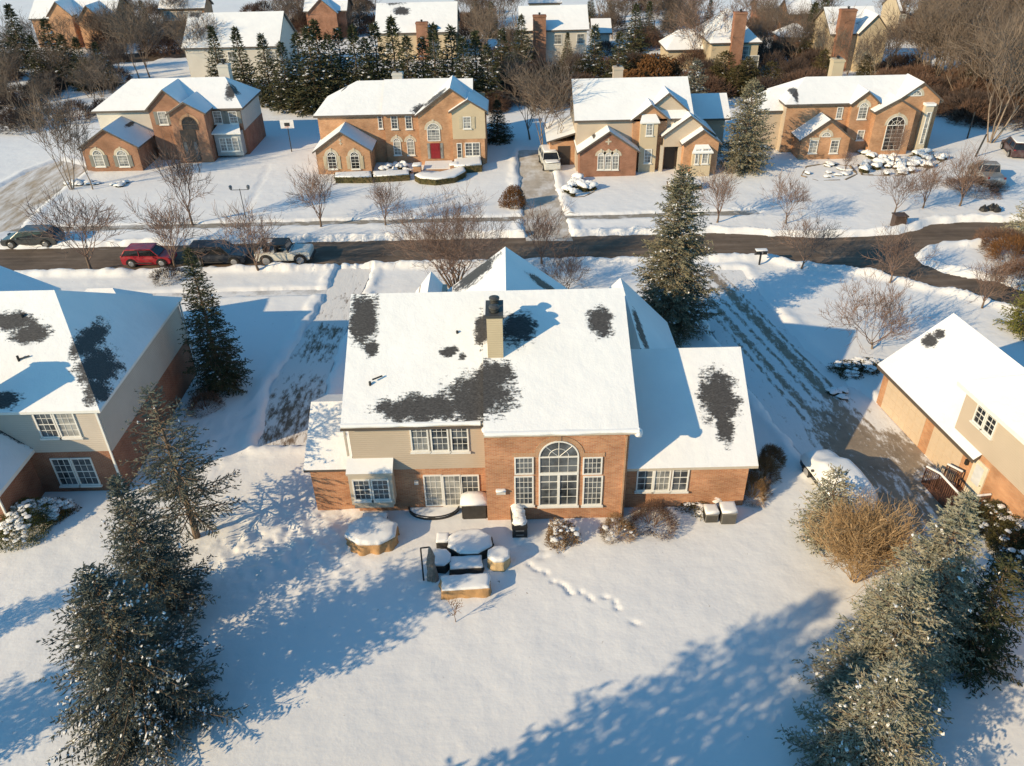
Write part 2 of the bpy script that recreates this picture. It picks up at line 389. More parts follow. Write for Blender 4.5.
def bare_tree(name, h, spread, seed, bark=None, twig=None, levels=4, stems=1, trunk_h=.25, tr=None, up=.55, nb=(5,4,4,4), twig_r=.006, lean=0.0, snow=False):
    rng = random.Random(seed); root = empty(name, 0, 0); mt = MB(); mc = MB(); tips = []
    tr = tr or h*.018
    def rnd_perp(d):
        a = Vector((rng.gauss(0,1), rng.gauss(0,1), rng.gauss(0,1))); a -= a.dot(d)*d; return a.normalized()
    def grow(p, d, L, r, lev):
        seg = 4 if lev <= 1 else 3; pts = [p.copy()]; rs = [r]
        for i in range(seg):
            d = (d+rnd_perp(d)*rng.uniform(.05, .22)+Vector((0,0,.10 if lev else .02))).normalized()
            p = p+d*(L/seg); pts.append(p.copy()); rs.append(r*(1-(i+1)/seg*.62))
        tgt = mt if lev == 0 else mc
        for i in range(seg):
            tgt.tube(pts[i], pts[i+1], rs[i], rs[i+1], 7 if lev == 0 else (5 if lev == 1 else 3), False)
        if lev >= levels: return
        n = nb[min(lev, len(nb)-1)]; a0 = rng.uniform(0, 6.28)
        for k in range(n):
            f = 1.0 if k == 0 and lev else rng.uniform(.30 if lev else .55, 1.0)
            i = min(seg-1, int(f*seg)); q = pts[i].lerp(pts[i+1], f*seg-i) if f < 1 else pts[-1]
            ax = rnd_perp(d)
            if lev == 0:
                az = a0+2*math.pi*k/n+rng.uniform(-.3, .3); o = Vector((math.cos(az), math.sin(az), 0))*spread
                nd = (o+Vector((0,0,up+rng.uniform(0, .5)))).normalized()
            else: nd = (d*rng.uniform(.6, 1.1)+ax*rng.uniform(.45, .85)).normalized()
            grow(q, nd, L*rng.uniform(.52, .80) if lev else (h*(1-trunk_h))*rng.uniform(.5, .68), max(twig_r, rs[i]*rng.uniform(.42, .62)), lev+1)
    for s in range(stems):
        if stems == 1: grow(Vector((0,0,-.1)), Vector((lean, 0, 1)).normalized(), h*trunk_h+.1, tr, 0)
        else:
            a = 2*math.pi*s/stems+rng.uniform(-.3, .3); rr = .15*h*.1
            grow(Vector((rr*math.cos(a), rr*math.sin(a), -.1)), Vector((math.cos(a)*spread*.5, math.sin(a)*spread*.5, 1)).normalized(), h*trunk_h*rng.uniform(.8, 1.3), tr*rng.uniform(.7, 1), 0)
    mt.build('trunk', bark or BARK, root, True); mc.build('crown', twig or TWIG, root)
    return root

def shrub(name, r, h, seed, mat, n=900, leaf=.09, snow=0.0, twigs=True, flat=.9, twigmat=None, width=.5, thin=False):
    """rounded bush: short twigs from the ground and many leaf-sized faces near its surface"""
    rng = np.random.default_rng(seed); root = empty(name, 0, 0); mb = MB()
    for k in range(26 if twigs else 6):
        a = rng.uniform(0, 6.28); q = rng.uniform(.1, .95); e = (math.cos(a)*r*q, math.sin(a)*r*q, h*rng.uniform(.5, .98)*(1-.3*q*q))
        mb.tube((math.cos(a)*r*.12, math.sin(a)*r*.12, -.05), e, .018, .006, 4, False)
    mb.build('stem', twigmat or TWIG, root)
    a = rng.uniform(0, 6.28, n); c = rng.uniform(-.15, 1, n); rad = rng.uniform(.35, 1.0, n)**.45
    lump = 1+.16*np.sin(a*3+seed)+.10*np.sin(a*5+2*seed)+.08*np.cos(7*c+seed)
    s = np.sqrt(np.clip(1-c*c, 0, 1)); N = np.stack([np.cos(a)*s, np.sin(a)*s, c], 1)
    P = np.stack([N[:,0]*r*rad*lump, N[:,1]*r*rad*lump, h*.15+N[:,2]*h*.85*rad*flat], 1)
    D = N*(1.6 if thin else .7)+rng.normal(0, .45 if thin else .7, (n, 3)); D[:,2] += .5 if thin else .1
    L = leaf*rng.uniform(.7, 1.5, n)*(2.4 if thin else 1)
    V, Q = fronds(P, D, L, (leaf*.22 if thin else L*width)*np.ones(n), rng)
    np_mesh('foliage', V, Q, mat, root)
    if snow:
        k = int(n*snow); i = rng.permutation(n)[:k*3]; i = i[np.argsort(-(N[i,2]+.5*np.sin(3*a[i]+seed)+.3*rng.random(len(i))))][:k]; S = P[i]; m = len(S)
        S = np.stack([S[:,0], S[:,1], S[:,2]+leaf*.3], 1); rr = leaf*rng.uniform(.8, 2.8, m); an0 = rng.uniform(0, 6.28, m); vs = []
        for k in range(6):
            an = an0+k*math.pi/3; vs.append(S+np.stack([np.cos(an)*rr, np.sin(an)*rr, rng.normal(-.02, .02, m)], 1))
        vs.append(S+np.array([0,0,1.0])*(rr*.3)[:,None]); V = np.stack(vs, 1).reshape(-1, 3); b = np.arange(m)[:,None]*7
        np_mesh('snow_cover', V, np.concatenate([b+np.array([[k, (k+1) % 6, 6]]) for k in range(6)]), M_SNOWR, root, True)
    return root

# ------------------------------------------------------------ ground, roads, drives
def fbm(x, y, sc, seed=0, oct=4):
    out = 0; amp = 1; tot = 0
    for o in range(oct):
        xx = x/sc*2**o+seed*17.3+o*31.7; yy = y/sc*2**o-seed*9.1+o*11.3
        xi = np.floor(xx).astype(np.int64); yi = np.floor(yy).astype(np.int64); fx = xx-xi; fy = yy-yi; fx = fx*fx*(3-2*fx); fy = fy*fy*(3-2*fy)
        def hsh(a, b):
            v = (a*374761393+b*668265263+o*974634777) & 0x7fffffff; v = ((v ^ (v >> 13))*1274126177) & 0x7fffffff; return ((v ^ (v >> 16)) & 0xffff)/65535.0
        v = (hsh(xi, yi)*(1-fx)+hsh(xi+1, yi)*fx)*(1-fy)+(hsh(xi, yi+1)*(1-fx)+hsh(xi+1, yi+1)*fx)*fy
        out = out+amp*v; tot += amp; amp *= .5
    return out/tot
def sdist(X, Y, poly):
    """signed distance to polygon (negative inside)"""
    d = np.full(X.shape, 1e9); ins = np.zeros(X.shape, bool); n = len(poly)
    for i in range(n):
        x0, y0 = poly[i]; x1, y1 = poly[(i+1) % n]; ex, ey = x1-x0, y1-y0; L = ex*ex+ey*ey+1e-12
        t = np.clip(((X-x0)*ex+(Y-y0)*ey)/L, 0, 1); d = np.minimum(d, np.hypot(X-x0-t*ex, Y-y0-t*ey))
        c = ((y0 > Y) != (y1 > Y)) & (X < (x1-x0)*(Y-y0)/((y1-y0) if y1 != y0 else 1e-9)+x0); ins ^= c
    return np.where(ins, -d, d)
def GP(pts): return [G(*p) for p in pts]
YN, YS = 64.8, 59.7
ROAD = [(-200, YS), (-60, YS), (10, YS+.1), (21, YS+.2)] + GP([(800,264),(843,268),(880,274),(920,284),(960,293),(1006,305),(1060,322),(1140,345)]) + \
       GP([(1160,318),(1080,303),(1024,290),(993,281),(943,273),(921,262),(914,254),(925,247),(945,243.5),(990,241),(1060,238)]) + \
       GP([(1100,221),(1040,221),(1003,222.5),(965,222),(931,224.5),(918,229),(900,234),(868,236.5),(820,238)]) + [(18, YN), (-20, YN), (-60, YN), (-200, YN+.3)]
DRIVE_L = GP([(337,268),(373,268),(352,315),(330,372),(312,445),(258,447),(272,385),(300,340),(318,312)])
DRIVE_R = GP([(688,270),(742,270),(770,305),(806,350),(850,385),(888,410),(915,440),(940,470),(960,500),(968,530),(935,560),(880,540),(850,500),(815,470),(775,425),(738,375),(705,320)])
DRIVE_1 = GP([(-30,243),(19,228),(60,190),(92,168),(60,160),(28,172),(-4,190),(-40,210)])
DRIVE_3 = GP([(526,241),(573,241),(561,205),(552,172),(545,150),(518,150),(520,180),(523,210)])
BACKRD = GP([(100,56),(190,49),(260,46),(300,50),(300,56),(255,53),(190,57),(105,66)])
WALK = [(-46,68.6),(10,68.6),(23,68.9),(23,69.9),(10,69.6),(-46,69.7)]
WALKS = [(-80,54.6),(-13,54.6),(-13,55.5),(-80,55.5)]
CLEAR = [(ROAD, .35), (DRIVE_L, .12), (DRIVE_R, .12), (DRIVE_1, .12), (DRIVE_3, .12), (BACKRD, .1), (WALK, .04), (WALKS, .03)]
FOOT = [(530,566),(537,571),(546,574),(553,583),(562,586),(567,591),(571,595),(581,594),(590,600),(605,599),(615,604),(617,610),(635,625)]
def snow_height(X, Y):
    d0 = np.full(X.shape, 1e9); bank = np.zeros(X.shape)
    for poly, b in CLEAR:
        P = np.array(poly); mx = (X > P[:,0].min()-3) & (X < P[:,0].max()+3) & (Y > P[:,1].min()-3) & (Y < P[:,1].max()+3)
        if not mx.any(): continue
        d = np.full(X.shape, 1e9); d[mx] = sdist(X[mx], Y[mx], poly)
        d = np.where(mx, d+(fbm(X, Y, .9, 3)-.5)*(.7 if b > .1 else .5), d)
        bank = np.maximum(bank, b*np.exp(-((d-.55)/.45)**2)*(.15+.9*fbm(X, Y, 1.3, 5, 3)+.9*fbm(X, Y, .6, 8, 2)))
        d0 = np.minimum(d0, d)
    h = .10+.16*(fbm(X, Y, 9, 1, 3)-.5)+.035*(fbm(X, Y, 1.8, 2, 3)-.5)
    # churned snow on the left lawn and the near-left yard
    ch = np.clip(1-np.hypot((X+11)/5, (Y-28)/4), 0, 1)+np.clip(1-np.hypot((X+17)/5, (Y-36)/4), 0, 1)*.5
    h += np.minimum(ch, 1)*.55*(fbm(X, Y, .5, 7, 3)-.5)
    h += bank
    h = np.where(d0 < 0, -.06, np.maximum(h, .03)*np.clip(d0/.18, 0, 1)+(-.02)*(1-np.clip(d0/.18, 0, 1)))
    return h
def make_ground():
    def axis(segs):
        out = []
        for a, b, st in segs: out += list(np.arange(a, b-1e-6, st))
        out.append(segs[-1][1]); return np.array(out)
    xs = axis([(-900,-160,40),(-160,-70,3),(-70,-20,.32),(-20,17,.10),(17,70,.32),(70,190,3),(190,900,40)])
    ys = axis([(-60,14,3),(14,32,.10),(32,76,.24),(76,100,.5),(100,220,3),(220,1200,40)])
    X, Y = np.meshgrid(xs, ys); H = snow_height(X, Y)
    for i, (px, py) in enumerate(FOOT):
        gx, gy = G(px, py); a = R(-42+30*math.sin(i*2.3)); dx = (X-gx)*math.cos(a)+(Y-gy)*math.sin(a); dy = -(X-gx)*math.sin(a)+(Y-gy)*math.cos(a)
        H -= .11*np.exp(-(dx/(.17+.05*math.sin(i*1.7)))**2-(dy/.085)**2)
    T0 = GP([(244,217),(252,200),(262,180),(268,166)])
    for (xa, ya), (xb, yb) in zip(T0, T0[1:]):      # shovelled furrow between the two left houses
        L2 = (xb-xa)**2+(yb-ya)**2; tt = np.clip(((X-xa)*(xb-xa)+(Y-ya)*(yb-ya))/L2, 0, 1); H = np.minimum(H, -.02+.35*np.hypot(X-xa-tt*(xb-xa), Y-ya-tt*(yb-ya)))
    for k in range(26):     # trodden path between the shrubs and the patio
        t = k/25; gx, gy = (-3.2+5.6*t+.2*math.sin(k*1.7), 27.1+.5*math.sin(k*.9)); H -= .05*np.exp(-(((X-gx)/.22)**2+((Y-gy)/.15)**2))
    V = np.stack([X.ravel(), Y.ravel(), H.ravel()], 1); nx = len(xs); ny = len(ys)
    i = (np.arange(ny-1)[:,None]*nx+np.arange(nx-1)[None]).ravel(); Q = np.stack([i, i+1, i+nx+1, i+nx], 1)
    return tag(np_mesh('ground', V, Q, M_GROUND, None, True), kind='structure')
def ground_mat():
    t = NT('snowy_ground', .6, SNOW_C, .25); p = t.pos(False)
    c = t.ramp(t.noise(p, .12, 5), [(.3, (.765,.77,.785)), (.7, (.82,.825,.835))])
    # blown leaves and twigs lying on the lawn
    sp = t.math('GREATER_THAN', t.noise(p, 3.1, 6, .7), .70)
    c = t.mix(t.math('MULTIPLY', sp, .75), c, (.16,.11,.07)); t.color(c)
    mp = t.n('ShaderNodeMapping'); mp.inputs['Rotation'].default_value = (0, 0, R(-35)); mp.inputs['Scale'].default_value = (.5, 2.6, 1); t.l(p, mp.inputs[0])
    t.bump(t.math('ADD', t.math('ADD', t.noise(p, .8, 4, .5), t.math('MULTIPLY', t.noise(p, 6, 3), .12)), t.math('MULTIPLY', t.noise(mp.outputs[0], .7, 4, .55), .25)), .06); return t.mat
M_GROUND = ground_mat()
def sheet(name, poly, mat, z, kind='structure'):
    bm = bmesh.new(); vs = [bm.verts.new((x, y, z)) for x, y in poly]; es = [bm.edges.new((vs[i], vs[(i+1) % len(vs)])) for i in range(len(vs))]
    bmesh.ops.triangle_fill(bm, edges=es, use_beauty=True); bmesh.ops.recalc_face_normals(bm, faces=bm.faces)
    if bm.faces[:] and sum(f.normal.z for f in bm.faces) < 0: bmesh.ops.reverse_faces(bm, faces=bm.faces)
    me = bpy.data.meshes.new(name); bm.to_mesh(me); bm.free(); me.materials.append(mat); o = bpy.data.objects.new(name, me); col.objects.link(o)
    return tag(o, kind=kind)
def road_mat():
    t = NT('wet_asphalt', .8, (.07,.055,.045), .3); p = t.pos(False); mp = t.n('ShaderNodeMapping'); mp.inputs['Scale'].default_value = (.12, 1.3, 1); t.l(p, mp.inputs[0])
    a = t.noise(mp.outputs[0], 1.2, 6, .6); b = t.noise(p, .35, 6, .7)
    c = t.ramp(a, [(.3, (.095,.068,.050)), (.55, (.14,.105,.078)), (.75, (.20,.155,.12))])
    wet = t.ramp(b, [(.35, (.75,.75,.75)), (.6, (1.15,1.15,1.15))])
    mx = t.n('ShaderNodeMix', data_type='RGBA', blend_type='MULTIPLY'); mx.inputs[0].default_value = 1; t.l(c, mx.inputs[6]); t.l(wet, mx.inputs[7])
    sn = t.n('ShaderNodeMapRange', i_1=.66, i_2=.74); t.l(t.noise(mp.outputs[0], 3.2, 5, .6), sn.inputs[0])
    t.color(t.mix(t.math('MULTIPLY', sn.outputs[0], .45), mx.outputs[2], (.6,.6,.62))); t.bump(t.noise(p, 30, 3), .01); return t.mat
def drive_mat(name, base, thr, scale, stretch, rot, snow=1.0, soft=.12, joints=0):
    t = NT(name, .75, base, .3); p = t.pos(False); mp = t.n('ShaderNodeMapping'); mp.inputs['Rotation'].default_value = (0, 0, rot); mp.inputs['Scale'].default_value = stretch; t.l(p, mp.inputs[0])
    a = t.noise(mp.outputs[0], scale, 6, .65); bmask = t.n('ShaderNodeMapRange', i_1=thr-soft, i_2=thr+soft); t.l(a, bmask.inputs[0])
    c = t.ramp(t.noise(p, .7, 6, .7), [(.3, tuple(x*.75 for x in base)), (.7, tuple(x*1.2 for x in base))])
    t.color(t.mix(bmask.outputs[0], (.74,.74,.75), c)); t.bump(a, -.05); return t.mat
M_ROAD = road_mat()
def masked_drive(name, base, snowc, bands=(), blobs=(), thr=.5, soft=.06, stretch=(1.5,.3,1), rot=0.0, amp=1.0):
    """drive whose paving shows along wheel tracks (u, half width, strength) and in cleared patches"""
    t = NT(name, .75, base, .3); p = t.pos(False); mp = t.n('ShaderNodeMapping'); mp.inputs['Rotation'].default_value = (0, 0, rot); mp.inputs['Scale'].default_value = stretch; t.l(p, mp.inputs[0])
    a = t.noise(mp.outputs[0], 1.6, 7, .68); sp = t.n('ShaderNodeSeparateXYZ'); t.l(p, sp.inputs[0]); X, Y = sp.outputs[0], sp.outputs[1]
    u = t.math('ADD', t.math('SUBTRACT', X, 14.6+56*.19), t.math('MULTIPLY', Y, .19)); val = 0.0; acc = None
    def add(v):
        nonlocal acc
        acc = v if acc is None else t.math('MAXIMUM', acc, v)
    for (c, w, st) in bands:
        d = t.math('DIVIDE', t.math('SUBTRACT', u, c), w); add(t.math('MULTIPLY', t.math('SUBTRACT', 1.0, t.math('MULTIPLY', d, d), clamp=True), st))
    for (cx, cy, rx, ry, st) in blobs:
        dx = t.math('DIVIDE', t.math('SUBTRACT', X, cx), rx); dy = t.math('DIVIDE', t.math('SUBTRACT', Y, cy), ry)
        add(t.math('MULTIPLY', t.math('SUBTRACT', 1.0, t.math('ADD', t.math('MULTIPLY', dx, dx), t.math('MULTIPLY', dy, dy)), clamp=True), st))
    v = t.math('ADD', a, t.math('MULTIPLY', acc, amp)); m = t.n('ShaderNodeMapRange', i_1=thr-soft, i_2=thr+soft); t.l(v, m.inputs[0])
    c = t.ramp(t.noise(p, .9, 6, .7), [(.3, tuple(x*.7 for x in base)), (.7, tuple(x*1.25 for x in base))])
    t.color(t.mix(m.outputs[0], snowc, c)); t.bump(v, -.04); return t.mat
make_ground()
sheet('street', ROAD, M_ROAD, 0.0)
sheet('driveway', DRIVE_L, masked_drive('packed_snow_drive', (.17,.125,.09), (.72,.71,.70), (), [(G(292,415)[0],G(292,415)[1],2.6,5.5,.19),(G(322,340)[0],G(322,340)[1],2.0,4.0,.17),(G(350,300)[0],G(350,300)[1],1.5,2.5,.08)], thr=.66, soft=.07, stretch=(1.6,.5,1), rot=.05), 0.004)
sheet('driveway', DRIVE_R, masked_drive('tracked_drive', (.27,.22,.17), (.75,.75,.76), [(-.6,.4,.23),(.35,.25,.18),(1.35,.6,.27),(2.1,.2,.18),(-1.3,.2,.18)], [(G(855,450)[0],G(855,450)[1],2.4,5.5,.34),(G(905,455)[0],G(905,455)[1],1.6,3.0,.30),(G(900,510)[0],G(900,510)[1],2.6,3.2,.28)], thr=.655, soft=.07, stretch=(2.0,.8,1), rot=R(11)), 0.004)
sheet('driveway', DRIVE_1, drive_mat('sandy_drive', (.40,.33,.25), .48, .8, (1.4,.3,1), R(40)), 0.004)
sheet('driveway', DRIVE_3, drive_mat('pale_drive', (.46,.41,.35), .42, .6, (1,.6,1), 0), 0.004)
sheet('back_street', BACKRD, M_ROAD, 0.0)
sheet('sidewalk', WALK, drive_mat('walk_grey', (.26,.235,.20), .40, .7, (1,1,1), 0), 0.002)
sheet('sidewalk', WALKS, drive_mat('walk_snowed', (.30,.28,.26), .60, .7, (1,1,1), 0), 0.002)

# ------------------------------------------------------------ house pieces
def U(*v): return np.array(v, float)
def window(root, x, z, w, h, Y=None, o=None, u=None, cols=3, rows=4, glass=None, frame=None, sill=True, arch=False, mull=0, shutters=None, split=None, surround=None, d=.06, name='window'):
    """x,z = lower left corner on the wall plane; mull = upright divisions into separate sashes"""
    if o is None: o = U(x, Y, z); u = U(1, 0, 0)
    n = U(u[1], -u[0], 0); fr = frame or TRIM; b = MB(); t = .07
    hr = h-w/2 if arch else h
    b.fbox(o, u, n, 0, t, -.02, d, 0, hr); b.fbox(o, u, n, w-t, w, -.02, d, 0, hr); b.fbox(o, u, n, t, w-t, -.02, d, 0, t)
    if not arch: b.fbox(o, u, n, t, w-t, -.02, d, h-t, h)
    P = lambda a, c, q: tuple(o+u*a+n*q+U(0, 0, c))
    if arch:
        k = 16; r = w/2
        for i in range(k):
            a0, a1 = math.pi*i/k, math.pi*(i+1)/k
            for (ra, rb) in ((r-t, r),):
                pts = [(r+rb*math.cos(a0), hr+rb*math.sin(a0)), (r+rb*math.cos(a1), hr+rb*math.sin(a1)), (r+ra*math.cos(a1), hr+ra*math.sin(a1)), (r+ra*math.cos(a0), hr+ra*math.sin(a0))]
                b.add([P(a, c, d) for a, c in pts]+[P(a, c, -.02) for a, c in pts], [(0,1,2,3), (3,2,6,7), (1,0,4,5)])
        b.fbox(o, u, n, t, w-t, -.02, d-.005, hr-.03, hr+.04)
        for a in (math.pi*.25, math.pi*.5, math.pi*.75):
            c0 = P(r, hr, .02); c1 = P(r+(r-t)*math.cos(a), hr+(r-t)*math.sin(a), .02); b.tube(c0, c1, .018, .018, 4)
        pr = None
        for i in range(13):
            a = math.pi*i/12; q = P(r+r*.5*math.cos(a), hr+r*.5*math.sin(a), .02)
            if pr: b.tube(pr, q, .016, .016, 4)
            pr = q
    if split: b.fbox(o, u, n, t, w-t, -.02, d-.004, split-.06, split+.06)
    ns = mull+1; sw = (w-2*t)/ns
    for i in range(1, ns): b.fbox(o, u, n, t+sw*i-.055, t+sw*i+.055, -.02, d-.008, t, hr-.01)
    m = .022
    for s in range(ns):
        for i in range(1, cols):
            a = t+sw*s+sw*i/cols; b.fbox(o, u, n, a-m/2, a+m/2, .0, .025, t, hr-.03)
    for j in range(1, rows):
        c = t+(hr-2*t)*j/rows; th = m if j*2 != rows else m*1.9
        b.fbox(o, u, n, t, w-t, .0, .021 if j*2 != rows else .03, c-th/2, c+th/2)
    f = b.build(name, fr, root)
    g = MB()
    if arch:
        pts = [P(t*.5, t*.5, .008), P(w-t*.5, t*.5, .008)]+[P(r+(r-t*.5)*math.cos(math.pi*i/16), hr+(r-t*.5)*math.sin(math.pi*i/16), .008) for i in range(17)]
        g.add(pts, [tuple(range(len(pts)))])
    else: g.add([P(t*.5, t*.5, .008), P(w-t*.5, t*.5, .008), P(w-t*.5, h-t*.5, .008), P(t*.5, h-t*.5, .008)], [(0,1,2,3)])
    g.build('pane', glass or GLASS, f)
    if sill: MB().fbox(o, u, n, -.06, w+.06, -.02, d+.07, -.09, -.005).build('sill', fr, f)
    if shutters:
        for a0 in (-.42, w+.04):
            s = MB().fbox(o, u, n, a0, a0+.38, -.01, .05, 0, hr)
            for j in range(6): s.fbox(o, u, n, a0+.05, a0+.33, .05, .062, .1+j*(hr-.2)/6, .1+(j+.7)*(hr-.2)/6)
            s.build('shutter', shutters, root)
    if surround:
        s = MB(); k = 18; r0 = w/2+.02; r1 = w/2+.26; c = w/2
        if arch:
            for i in range(k):
                a0, a1 = math.pi*i/k, math.pi*(i+1)/k
                pts = [(c+r1*math.cos(a0), hr+r1*math.sin(a0)), (c+r1*math.cos(a1), hr+r1*math.sin(a1)), (c+r0*math.cos(a1), hr+r0*math.sin(a1)), (c+r0*math.cos(a0), hr+r0*math.sin(a0))]
                s.add([P(a, z_, .03) for a, z_ in pts]+[P(a, z_, -.02) for a, z_ in pts], [(0,1,2,3), (0,4,5,1), (3,2,6,7)])
            s.fbox(o, u, n, c-.1, c+.1, -.02, .06, hr+r0, hr+r1+.1)
        else: s.fbox(o, u, n, -.1, w+.1, -.02, .035, h+.005, h+.25)
        s.build('arch_surround', surround, root)
    return f
def wpx(root, x0, y0, x1, y1, Y, **k):
    """window spanning a pixel box of the photo on the wall plane y=Y"""
    a = W((x0+x1)/2, y0, Y); b = W((x0+x1)/2, y1, Y); xl = W(x0, (y0+y1)/2, Y)[0]; xr = W(x1, (y0+y1)/2, Y)[0]
    return window(root, xl, b[1], xr-xl, a[1]-b[1], Y=Y, **k)
def walls(b, x0, x1, y0, y1, z0, z1, mi=0): b.box(x0, x1, y0, y1, z0, z1, mi)
def gable_x(b, x0, x1, y0, y1, ze, zr, mi=0):
    """ridge runs along y: triangular ends at y0 and y1"""
    xm = (x0+x1)/2
    b.add([(x0,y0,ze),(x1,y0,ze),(xm,y0,zr),(x0,y1,ze),(x1,y1,ze),(xm,y1,zr)], [(0,1,2),(4,3,5),(0,2,5,3),(1,4,5,2)], mi)
def gable_y(b, x0, x1, y0, y1, ze, zr, mi=0):
    ym = (y0+y1)/2
    b.add([(x0,y0,ze),(x0,y1,ze),(x0,ym,zr),(x1,y0,ze),(x1,y1,ze),(x1,ym,zr)], [(1,0,2),(3,4,5),(0,3,5,2),(4,1,2,5)], mi)
def roof_front(x0, x1, y0, y1, ze, zr, oh=.35, t=.20, b=None, lift=.02):
    """gable roof with its ridge along y; y0 is the gable front"""
    b = b or MB(); xm = (x0+x1)/2; s = (zr-ze)/((x1-x0)/2); e = ze-oh*s+lift; zr += lift; y0 -= oh*.8
    b.slab([(x0-oh,y0,e),(xm,y0,zr),(xm,y1,zr),(x0-oh,y1,e)][::1], t)
    b.slab([(xm,y0,zr),(x1+oh,y0,e),(x1+oh,y1,e),(xm,y1,zr)], t); return b
def roof_side(x0, x1, y0, y1, ze, zr, oh=.35, t=.20, h0=0, h1=0, b=None, ym=None, zb=None, lift=.02, ze1=None):
    """roof with its ridge along x; h0/h1 = run of the hips at the left/right end (0 = gable)"""
    b = b or MB(); ym = ym or (y0+y1)/2; s = (zr-ze)/(ym-y0); e = ze-oh*s+lift; s1 = (zr-ze)/(y1-ym); e1 = ze-oh*s1+lift; zr += lift
    X0, X1, Y0, Y1 = x0-oh, x1+oh, y0-oh, y1+oh; r0 = X0+h0+(oh if h0 else 0); r1 = X1-h1-(oh if h1 else 0)
    b.slab([(X0,Y0,e),(X1,Y0,e),(r1,ym,zr),(r0,ym,zr)], t)
    b.slab([(X1,Y1,e1),(X0,Y1,e1),(r0,ym,zr),(r1,ym,zr)], t)
    if h0: b.slab([(X0,Y1,e1),(X0,Y0,e),(r0,ym,zr)], t)
    if h1: b.slab([(X1,Y0,e),(X1,Y1,e1),(r1,ym,zr)], t)
    return b
def chimney(root, x0, x1, y0, y1, z0, z1, mat, cap_h=.5, flues=2):
    b = MB().box(x0, x1, y0, y1, z0, z1); b.box(x0-.07, x1+.07, y0-.07, y1+.07, z1-.25, z1-.08)
    c = b.build('chimney', mat, root)
    f = MB()
    for k in range(flues):
        yy = y0+(y1-y0)*(k+.5)/flues; xx = (x0+x1)/2; f.tube((xx, yy, z1), (xx, yy, z1+cap_h), .14, .14, 10); f.lathe(xx, yy, [(.2, z1+cap_h), (.24, z1+cap_h+.06), (.05, z1+cap_h+.16)], 10)
    f.build('flue', BLACK, c); return c
def dspout(root, x, y, z0, z1, mat=None): MB().box(x-.045, x+.045, y-.09, y-.003, z0, z1).build('downspout', mat or TRIM, root)

